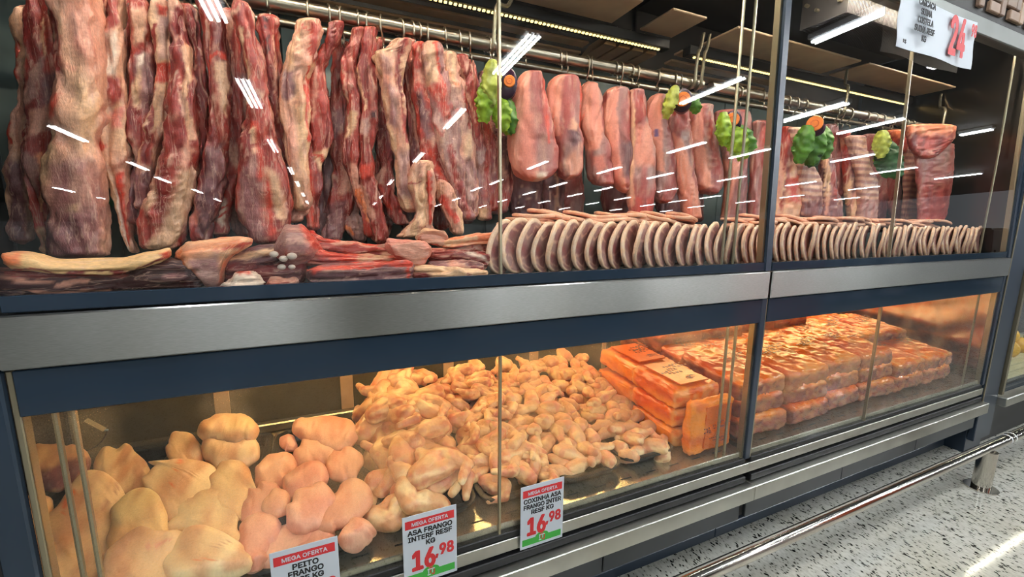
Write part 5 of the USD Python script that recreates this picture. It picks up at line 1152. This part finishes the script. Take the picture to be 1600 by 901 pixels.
FI = [
 ('chicken fillet lying across the top of the fillet heap', [(456, 668, 10), (492, 672, 20), (530, 680, 27), (552, 694, 16)], .035, 0.02),
 ('tiny chicken fillet end at the back left of the fillet heap', [(436, 690, 8), (450, 692, 12), (462, 702, 8)], .02, 0.0),
 ('chicken fillet below the top one, bent to the left', [(528, 700, 22), (492, 708, 24), (462, 724, 12)], .03, 0.008),
 ('chicken fillet at the right of the heap with a knob end', [(568, 718, 12), (540, 726, 24), (512, 742, 12)], .03, 0.012),
 ('chicken fillet at the left shoulder of the heap', [(462, 718, 12), (430, 740, 24), (404, 764, 14)], .035, 0.008),
 ('chicken fillet drooping over the left edge of its tray', [(438, 762, 14), (410, 788, 27), (382, 818, 14)], .035, 0.02),
 ('large chicken fillet in the heart of the heap', [(512, 736, 16), (478, 750, 26), (446, 772, 14)], .035, 0.028),
 ('short rounded chicken fillet near the left of the heap', [(452, 772, 10), (432, 786, 19), (410, 802, 10)], .03, 0.036),
 ('long pale chicken fillet pointing down to the first price tag', [(516, 764, 22), (482, 796, 27), (452, 828, 14)], .04, 0.04),
 ('chicken fillet with a pink tip at the right edge of the heap', [(574, 758, 16), (545, 786, 25), (510, 815, 20), (498, 832, 10)], .035, 0.024),
 ('chicken fillet low at the left with a thin hanging tip', [(436, 812, 14), (405, 838, 28), (394, 868, 24), (398, 898, 8)], .035, 0.016),
 ('chicken fillet half covered by the first price tag', [(500, 832, 12), (460, 845, 24), (420, 862, 26), (410, 890, 20)], .03, 0.0),
 ('round chicken fillet end right of the first price tag', [(568, 812, 16), (558, 840, 25), (545, 872, 14)], .04, 0.02),
 ('chicken fillet in the gap under the long pale one', [(520, 822, 14), (490, 850, 22), (470, 880, 20)], .03, -0.004),
]
for k, (l, pts, th, lift) in enumerate(FI): chick('chicken_fillet', l, pts, th * 0.85, 'fillet', 2500 + 17 * k, lift + 0.002 * k - 0.018, wide=1.08)


def chain(bones, seed, edge=0.005, lumpy=0.0025, smooth=12):
    ms = []
    for (a, ra), (b, rb) in bones:
        s1 = trimesh.creation.icosphere(2, ra).vertices + np.array(a); s2 = trimesh.creation.icosphere(2, rb).vertices + np.array(b)
        ms.append(m3.Manifold.hull_points(np.vstack([s1, s2])))
    m = m3.Manifold.batch_boolean(ms, m3.OpType.Add).refine_to_length(edge)
    t = m3tri(m)
    trimesh.smoothing.filter_taubin(t, iterations=smooth)
    t.vertices += t.vertex_normals * (lumpy * (2 * nz(t.vertices, (60, 60, 60), seed) - 1) + 0.4 * lumpy * (2 * nz(t.vertices, (160, 160, 160), seed + 1) - 1))[:, None]
    return t


def wing(seed):
    r = random.Random(seed); j = lambda s=.006: r.uniform(-s, s)
    A, B, C = (-.045 + j(), j(), .0), (.0 + j(), .045 + j(), .012), (.052 + j(), -.01 + j(), .004)
    D = (.028 + j(), -.05 + j(), .0)
    return chain([((A, .027), ((-.02, .02, .008), .026)), (((-.02, .02, .008), .026), (B, .016)), ((B, .017), ((.03, .02, .01), .022)), (((.03, .02, .01), .022), (C, .014)), ((C, .013), (D, .009)), ((A, .024), ((.0, .0, .002), .02)), (((0, 0, .002), .02), ((.03, .015, .004), .018))], seed)


def drumette(seed):
    r = random.Random(seed); j = lambda s=.004: r.uniform(-s, s)
    return chain([(((-.030, j(), 0), .027 + j(.002)), ((-.006, j(), .004), .025)), (((-.006, 0, .004), .025), ((.024, j(), .003), .014)), (((.024, 0, .003), .014), ((.042, j(), .0), .012)), (((.042, 0, 0), .012), ((.046, .006, 0), .0125)), (((-.030, 0, 0), .024), ((-.044, .008, -.002), .017))], seed)


def colour_chick(t, seed, red):
    P = t.vertices
    c = base_coat('chick', P * 1.4, seed, 0)
    c = mixc(c, CH[4], sm(0.55, 0.8, nz(P, (45, 45, 45), seed + 5)) * 0.7)
    return mixc(c, lin((186, 84, 62)), sm(0.045, 0.06, np.abs(P[:, 0])) * red * sm(0.4, 0.6, nz(P, (70, 70, 70), seed + 6)))


protos = {}
def put_bird(kind, pos, rot, s, label, group):
    v = rng.randrange(4)
    mm = np.eye(4); mm[:3, :3] = rot * s; mm[:3, 3] = pos
    key = (kind, v)
    if key not in protos:
        t = thing(kind, label, 'chicken', mat4=mm, group=group)
        m = (wing if kind == 'chicken_wing' else drumette)(40 + v)
        part(t, 'flesh', m, CHICKM, col=colour_chick(m, 40 + v, 0.6)); protos[key] = t
    else:
        dup(protos[key], mm, label, group)


def rnd_rot(r, flat=0.5):
    return (M4(rz=r.uniform(0, 6.283)) @ M4(rx=r.uniform(-flat, flat), ry=r.uniform(-flat, flat)))[:3, :3]


rng = random.Random(21)
def heap(kind, x0, x1, y0, y1, step, s, label, group, crown=0.05, base=0.0, lean=0.0):
    y = y0
    while y < y1:
        x = x0
        while x < x1:
            f = (x - x0) / (x1 - x0)
            px, py = x + rng.uniform(-.2, .2) * step, y + rng.uniform(-.25, .25) * step
            z = HZ0 + base + HS * (py - 0.02) - 0.035 + crown * math.sin(math.pi * min(max(f, .05), .95)) + rng.uniform(-.008, .012)
            z = max(z, DECK + 0.032)
            put_bird(kind, (px, py, z), rnd_rot(rng), s * rng.uniform(.9, 1.12), label, group)
            if z > 0.64:                       # a layer beneath, so that the heap stands on the tray
                put_bird(kind, (px + .02, py - .02, (z + DECK) / 2 + 0.01), rnd_rot(rng), s * 1.1, label, group)
            x += step
        y += step * 0.95


heap('chicken_wing', .15, .39, .16, .82, .082, 1.5, 'large raw chicken wing heaped in the tray behind the middle price tag', 'large wings in the middle tray', crown=.06, base=.01)
heap('chicken_wing', .49, .72, .15, .84, .070, 1.05, 'small raw chicken wing heaped in the tray at the glass joint', 'small wings at the glass joint', crown=.05)
heap('chicken_drumette', .79, 1.03, .13, .84, .066, 1.2, 'raw chicken drumette heaped in the first drumette tray', 'drumettes in the first tray', crown=.03)
heap('chicken_drumette', 1.09, 1.31, .14, .84, .066, 1.2, 'raw chicken drumette heaped in the tray beside the orange packs', 'drumettes beside the orange packs', crown=.02)
BIG = [((690, 735), 1.6, .09, 'big chicken wing lying on top of its heap above the middle price tag'), ((615, 640), 1.5, .075, 'big chicken wing at the back left of the whole wing heap'), ((665, 640), 1.5, .08, 'big chicken wing at the back right of the whole wing heap')]
for (px, py), s, lift, lab in BIG:
    p = ath(px, py, lift - 0.02)
    m = wing(91); m.vertices *= s
    t = thing('chicken_wing', lab, 'chicken', tuple(p))
    part(t, 'flesh', m, CHICKM, col=colour_chick(m, 91, 0.4))

# ------------------------------------------------------------------ orange chicken packs
FILM = meat_mat('printed_film', rough=0.16, amt=0.10, bump=0.6, fine=60, stretch=(1, 1, 1), spec=0.7)
PRINT = plain('dark_red_print', (96, 26, 30), rough=0.4)
PRINT2 = plain('blue_print', (60, 66, 96), rough=0.4)
LABELM = plain('pack_label', (214, 98, 14), rough=0.3, var=0.08, scale=30)
def pack_mesh(w, d, h, seed):
    n = 26
    g = m3tri(m3.Manifold.hull_points(np.array([(sx * (w / 2 - .022) + .022 * a, sy * (d / 2 - .022) + .022 * b, h / 2 + sz * (h / 2 - .022) + .022 * c) for sx in (-1, 1) for sy in (-1, 1) for sz in (-1, 1) for a, b, c in trimesh.creation.icosphere(1).vertices])).refine_to_length(0.012))
    P = g.vertices
    crn = nz(P, (28, 28, 28), seed) - .5; cr2 = 1 - np.abs(2 * nz(P, (36, 36, 36), seed + 1) - 1); cr3 = nz(P, (95, 95, 95), seed + 2) - .5
    top = np.exp(-((P[:, 0] / (w * .42)) ** 2 + (P[:, 1] / (d * .42)) ** 2) * 2)
    g.vertices = P + g.vertex_normals * (0.012 * crn + 0.005 * sm(.8, 1, cr2) + 0.004 * cr3 + 0.008 * top)[:, None]
    return g
def pack_col(P, seed, pinkish, d):
    c = mixc(lin((234, 106, 26)), lin((244, 142, 44)), sm(.3, .7, nz(P, (14, 14, 14), seed)))
    c = mixc(c, lin((206, 84, 34)), sm(.55, .85, nz(P, (22, 22, 22), seed + 3)) * .5)
    if pinkish:
        c = mixc(c, lin((222, 100, 66)), sm(.42, .58, nz(P, (9, 9, 9), seed + 5)) * pinkish)
        c = mixc(c, lin((236, 176, 120)), sm(.6, .75, nz(P, (16, 16, 16), seed + 6)) * pinkish)
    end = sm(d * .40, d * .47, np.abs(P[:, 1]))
    if pinkish:      # sides darkened: shade of the fronts painted in, plus meat behind clear film
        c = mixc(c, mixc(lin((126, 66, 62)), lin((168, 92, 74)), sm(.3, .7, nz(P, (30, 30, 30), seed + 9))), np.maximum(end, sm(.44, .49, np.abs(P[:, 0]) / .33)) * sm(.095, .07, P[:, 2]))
    c = mixc(c, lin((240, 184, 110)), end * (.55 if not pinkish else .2) * sm(.35, .6, nz(P, (40, 40, 40), seed + 8)))
    return c
def scribble(rr, w, h, mt_seed):
    """short printed strokes, too small in the photograph to be read"""
    ms = []
    for k in range(7):
        x, y = rr.uniform(-.5, .35) * w, (0.30 - 0.1 * k) * h
        L = rr.uniform(.3, .6) * w; th_ = rr.uniform(.05, .09) * h
        p = [(x + L * q / 4, y + rr.uniform(-.03, .03) * h) for q in range(5)]
        ms.append(cat(*[box((p[q][0], p[q][1], 0), (p[q + 1][0] * .6 + p[q][0] * .4, p[q][1] + th_, .0008)) for q in range(4)]))
    return cat(*ms)
pk = {}
def put_pack(kind, mm, label, group):
    v = (kind, rng.randrange(3))
    if v not in pk:
        t = thing('chicken_pack', label, 'packaged chicken', mat4=mm, group=group)
        w, d, h = (0.27, 0.30, 0.088) if kind == 'o' else (0.33, 0.36, 0.10)
        m = pack_mesh(w, d, h, 300 + v[1])
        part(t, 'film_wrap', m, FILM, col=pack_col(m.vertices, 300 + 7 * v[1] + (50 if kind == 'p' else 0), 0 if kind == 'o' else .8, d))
        if kind == 'o':
            ztop = float(m.vertices[:, 2].max())
            q_ = part(t, 'label', box((-.085, -.115, ztop - 0.006), (.09, .12, ztop + 0.0006)), LABELM)
            s1 = scribble(random.Random(v[1]), .16, .14, 0); s1.apply_translation((0, .03, ztop + .001)); part(q_, 'print', s1, PRINT)
            s2 = scribble(random.Random(v[1] + 9), .08, .05, 0); s2.apply_translation((.03, -.07, ztop + .001)); part(q_, 'print', s2, PRINT2)
        else:
            ztop = float(m.vertices[:, 2].max())
            s1 = scribble(random.Random(v[1]), .2, .12, 0); s1.apply_translation((0, .04, ztop - .002)); part(t, 'print', s1, PRINT)
        pk[v] = t
    else:
        dup(pk[v], mm, label, group)
GO = 'orange film packs stacked beside the drumettes'
for cx in (1.485,):
    for lay in range(3):
        for r_ in range(2):
            put_pack('o', M4((cx + rng.uniform(-.008, .008), .275 + .29 * r_ + rng.uniform(-.006, .006), DECK + .014 + .095 * lay + (.012 * r_ if lay == 2 else 0)), rx=0.05 if lay == 2 else 0.0, rz=rng.uniform(-.03, .03)), 'bright orange film wrapped chicken pack stacked beside the drumettes', GO)
# one pack stands upright in front, its printed face to the glass
t = thing('chicken_pack', 'orange film pack standing upright at the front against the glass, left of the support rods', 'packaged chicken', (1.49, .078, DECK + .010))
m = pack_mesh(.25, .24, .05, 333); m.vertices = np.stack([m.vertices[:, 0], -(m.vertices[:, 2] - .025) * 1.0, m.vertices[:, 1] + .125], 1)
m.invert() if m.volume < 0 else None
part(t, 'film_wrap', m, FILM, col=pack_col(m.vertices, 340, 0, 1.0))
part(t, 'label', box((-.05, -.0335, .03), (.10, -.02, .22)), LABELM)
for k, (x, z, w, h) in enumerate(((-.02, .12, .10, .06), (.04, .13, .07, .05), (.02, .06, .10, .04))):
    s1 = scribble(random.Random(70 + k), w, h, 0); v = s1.vertices; s1 = trimesh.Trimesh(np.stack([v[:, 0] + x, -.0342 - v[:, 2], v[:, 1] + z], 1), s1.faces[:, ::-1], process=False)
    part(t, 'print', s1, (PRINT, PRINT2, PRINT)[k])
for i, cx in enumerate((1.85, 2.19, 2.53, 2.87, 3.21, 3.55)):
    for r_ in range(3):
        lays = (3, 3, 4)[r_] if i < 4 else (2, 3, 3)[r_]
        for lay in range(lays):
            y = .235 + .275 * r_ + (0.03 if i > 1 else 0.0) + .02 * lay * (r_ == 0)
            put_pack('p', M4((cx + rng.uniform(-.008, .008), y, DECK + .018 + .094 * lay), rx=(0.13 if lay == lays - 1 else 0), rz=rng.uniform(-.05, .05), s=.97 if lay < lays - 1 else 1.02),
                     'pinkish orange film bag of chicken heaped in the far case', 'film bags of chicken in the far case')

# ------------------------------------------------------------------ price tags, sign, cable
PAPER = plain('tag_card', (196, 203, 210), rough=0.5)
TAGRED = plain('tag_red', (206, 44, 48), rough=0.5)
TAGGREEN = plain('tag_green', (60, 168, 62), rough=0.5)
INK = plain('ink_black', (22, 22, 24), rough=0.6)
def words(parent, s, h, x, z, mt, fit=None, align='c', depth=.0007, squeeze=1.0, label=None, bold=True, y=0.0, heavy=0.0):
    m = meshkit.text_mesh(s, h, depth, bold)
    m.vertices[:, 0] *= squeeze
    if heavy: m = cat(*[m.copy().apply_translation((dx_ * heavy, dz_ * heavy * .6, k_ * 5e-5)) for k_, (dx_, dz_) in enumerate(((0, 0), (-1, 0), (1, 0), (-.7, .7), (.7, .7), (-.7, -.7), (.7, -.7)))])
    w = m.bounds[1][0] - m.bounds[0][0]
    if fit and w > fit: m.vertices[:, 0] *= fit / w; w = fit
    dx = x - m.bounds[0][0] - (w / 2 if align == 'c' else 0)
    v = m.vertices
    part(parent, 'lettering', trimesh.Trimesh(np.stack([v[:, 0] + dx, y - v[:, 2], v[:, 1] + z], 1), m.faces, process=False), mt, smooth=False, label=label)


def price_tag(label, tl, tr, lines, price, cents, w=0.166, h=0.236):
    TL, TR_ = aty(*tl, -.016), aty(*tr, -.016)
    x = TL[0]; z = (TL[2] + TR_[2]) / 2 - h
    t = thing('price_tag', label, 'price tag', mat4=M4((x, -.016, z), rx=0.0))
    part(t, 'card', box((0, 0, 0), (w, .0025, h), 0.001), PAPER)
    q_ = part(t, 'red_banner', box((.008, -.0004, h - .043), (w - .008, .0001, h - .016)), TAGRED)
    words(q_, 'MEGA OFERTA', .0115, w / 2, h - .0355, PAPER, fit=w - .05, y=-.0004)
    zz = h - .065
    for ln in lines:
        words(t, ln, .0155, w / 2, zz, INK, fit=w - .022, heavy=.0004); zz -= .0215
    words(t, price, .062, w * .37, .050, TAGRED, squeeze=.70, heavy=.0026)
    words(t, ',', .030, w * .615, .078, TAGRED, heavy=.001)
    words(t, cents, .036, w * .80, .079, TAGRED, squeeze=.76, heavy=.0015)
    part(t, 'green_band', box((.008, -.0004, .012), (w - .008, .0001, .036)), TAGGREEN)
    a = np.linspace(0, np.pi, 14)
    part(t, 'green_arch', prism([(w * .5 + .026 * math.cos(q), .034 + .016 * math.sin(q)) for q in a], 1, -.0006, -.0001), TAGGREEN)
    for k, (dx, dz, ww, hh) in enumerate(((-.012, .018, .010, .004), (0.001, .018, .010, .004), (-.010, .024, .003, .012), (-.004, .024, .003, .012), (.002, .024, .003, .012), (.008, .024, .003, .012), (-.012, .037, .023, .003), (-.007, .041, .013, .003))):
        part(t, 'store_emblem', box((w * .5 + dx, -.0010, dz), (w * .5 + dx + ww, -.0005, dz + hh)), TAGRED if k % 2 else PAPER)
price_tag('white price tag for PEITO FRANGO, cut by the bottom edge, leftmost of three', (420, 864), (528, 838), ['PEITO', 'FRANGO', 'RESF KG'], '16', '98')
price_tag('white price tag for ASA FRANGO, the middle one of three', (628, 812), (717, 784), ['ASA FRANGO', 'INTERF RESF', 'KG'], '16', '98')
price_tag('white price tag for COXINHA ASA, right one of three', (814, 766), (883, 740), ['COXINHA ASA', 'FRANGO INTER', 'RESF KG'], '16', '98')

BL, BR, TL = atg(1400, 72, -.03), atg(1518, 109, -.03), atg(1411, -12, -.03)
ex = BR - BL; sw = np.linalg.norm(ex); ex /= sw
ez = TL - BL; ez -= ex * (ez @ ex); sh = np.linalg.norm(ez); ez /= sh; ey = np.cross(ez, ex)
mm = np.eye(4); mm[:3, 0], mm[:3, 1], mm[:3, 2], mm[:3, 3] = ex, ey, ez, BL
t = thing('price_sign', 'large white paper price sign 24,98 taped high on the far upper glass', 'price sign', mat4=mm)
n = 24
u, v = np.meshgrid(np.linspace(0, sw, n), np.linspace(0, sh, n), indexing='ij')
yy = .004 * np.sin(u / sw * 7 + 1) * np.sin(v / sh * 3) + .006 * np.clip(1 - v / sh * 3, 0, 1) * np.sin(u / sw * 9)
P = np.stack([u + .004 * np.sin(v / sh * 9), yy, v + .004 * np.sin(u / sw * 7)], -1)
P2 = P + (0, .0012, 0)
i, j = np.meshgrid(np.arange(n - 1), np.arange(n - 1), indexing='ij')
q = np.stack([i * n + j, (i + 1) * n + j, (i + 1) * n + j + 1, i * n + j + 1], -1).reshape(-1, 4)
f = np.vstack([q[:, [0, 1, 2]], q[:, [0, 2, 3]]])
part(t, 'paper', (np.vstack([P.reshape(-1, 3), P2.reshape(-1, 3)]), np.vstack([f, f[:, ::-1] + n * n])), PAPER, smooth=True)
hh = sh * .112
for k, ln in enumerate(['CARCACA', 'SUINA', 'COSTELA', 'SUINA RESF', 'KG']):
    words(t, ln, hh, sw * .27, sh * (.86 - .165 * k), INK, fit=sw * .46, y=-.013, depth=.001, squeeze=.85, heavy=.001)
words(t, '24', sh * .74, sw * .70, sh * .15, TAGRED, squeeze=.54, heavy=.0045, y=-.013, depth=.001)
words(t, '98', sh * .24, sw * .915, sh * .64, TAGRED, squeeze=.58, heavy=.0012, y=-.013, depth=.001)
words(t, 'R$', sh * .07, sw * .05, sh * .06, INK, y=-.013, depth=.001)
words(t, '______', sh * .02, sw * .72, sh * .14, INK, y=-.013, depth=.001)

# loose cable with a pale connector in the left corner
yc = .80
cab = [aty(x, y, yc) for x, y in ((38, 648), (48, 680), (62, 695), (95, 703), (130, 705), (155, 693), (168, 672))]
t = thing('loose_cable', 'dark loose cable with a pale connector hanging in the left chicken corner', 'cable', tuple(cab[0]))
kk = np.linspace(0, len(cab) - 1, 40)
part(t, 'wire', tube(PchipInterpolator(np.arange(len(cab)), np.array(cab) - cab[0])(kk), .003, 7), BLACK, smooth=True)
c0, c1 = aty(133, 656, yc) - cab[0], aty(163, 672, yc) - cab[0]
part(t, 'connector', tube([c0, (c0 + c1) / 2, c1], .011, 4), ALU)
part(t, 'blue_lead', tube([c1, (c1 + cab[-1] - cab[0]) / 2 + (0.006, 0, 0), cab[-1] - cab[0]], .004, 6), plain('blue_wire', (120, 160, 190), rough=0.4), smooth=True)

# balloons in the store, mirrored in the upper glass
BAL = [('red balloon', (158, 316), (196, 60, 46), -6), ('green balloon', (170, 316), (40, 130, 60), -6), ('upper green balloon', (692, 218), (60, 150, 90), -5), ('pink balloon', (701, 216), (210, 90, 90), -5), ('lower green balloon', (698, 226), (60, 150, 90), -5),
       ('gold balloon', (178, 357), (200, 150, 60), -6)]
nb = {}
for k, (l, (px, py), c, yw) in enumerate(BAL):
    h = atg(px, py); d = ray(px, py); d /= np.linalg.norm(d); d = d - 2 * (d @ NG) * NG
    p = h + d * ((yw - h[1]) / d[1])
    if not (-15 < p[0] < 34): continue
    s = trimesh.creation.icosphere(3, 1.0); s.vertices[:, 2] = np.where(s.vertices[:, 2] < 0, s.vertices[:, 2] * 1.25, s.vertices[:, 2])
    rad = 0.0065 * np.linalg.norm(p - h) + 0.008 * np.linalg.norm(h - CAM)
    s.vertices *= rad
    nb[l] = nb.get(l, 0) + 1
    t = thing('balloon', f'{l}, mirrored in the upper glass ' + ('low beside the big beef slab' if px < 165 else 'left of the ribbed beef tail' if px < 220 else 'over the pale beef side' if px < 800 else 'at the far right of the upper glass'), 'balloon', tuple(p))
    part(t, 'skin', s, plain(f'balloon_{k}', c, rough=.25), smooth=True)
    part(t, 'knot', trimesh.creation.cone(rad * .12, rad * .2).apply_translation((0, 0, -rad * 1.4)), f'/World/Looks/balloon_{k}')

q0 = aty(1497, 657, -0.001)
words(CASE2, 'ELETROFRIO', .020, min(float(q0[0]), XR - .26) - XM - .012, max(float(q0[2]) - .01, .22), PAPER, align='l', y=-.0008, squeeze=1.1)
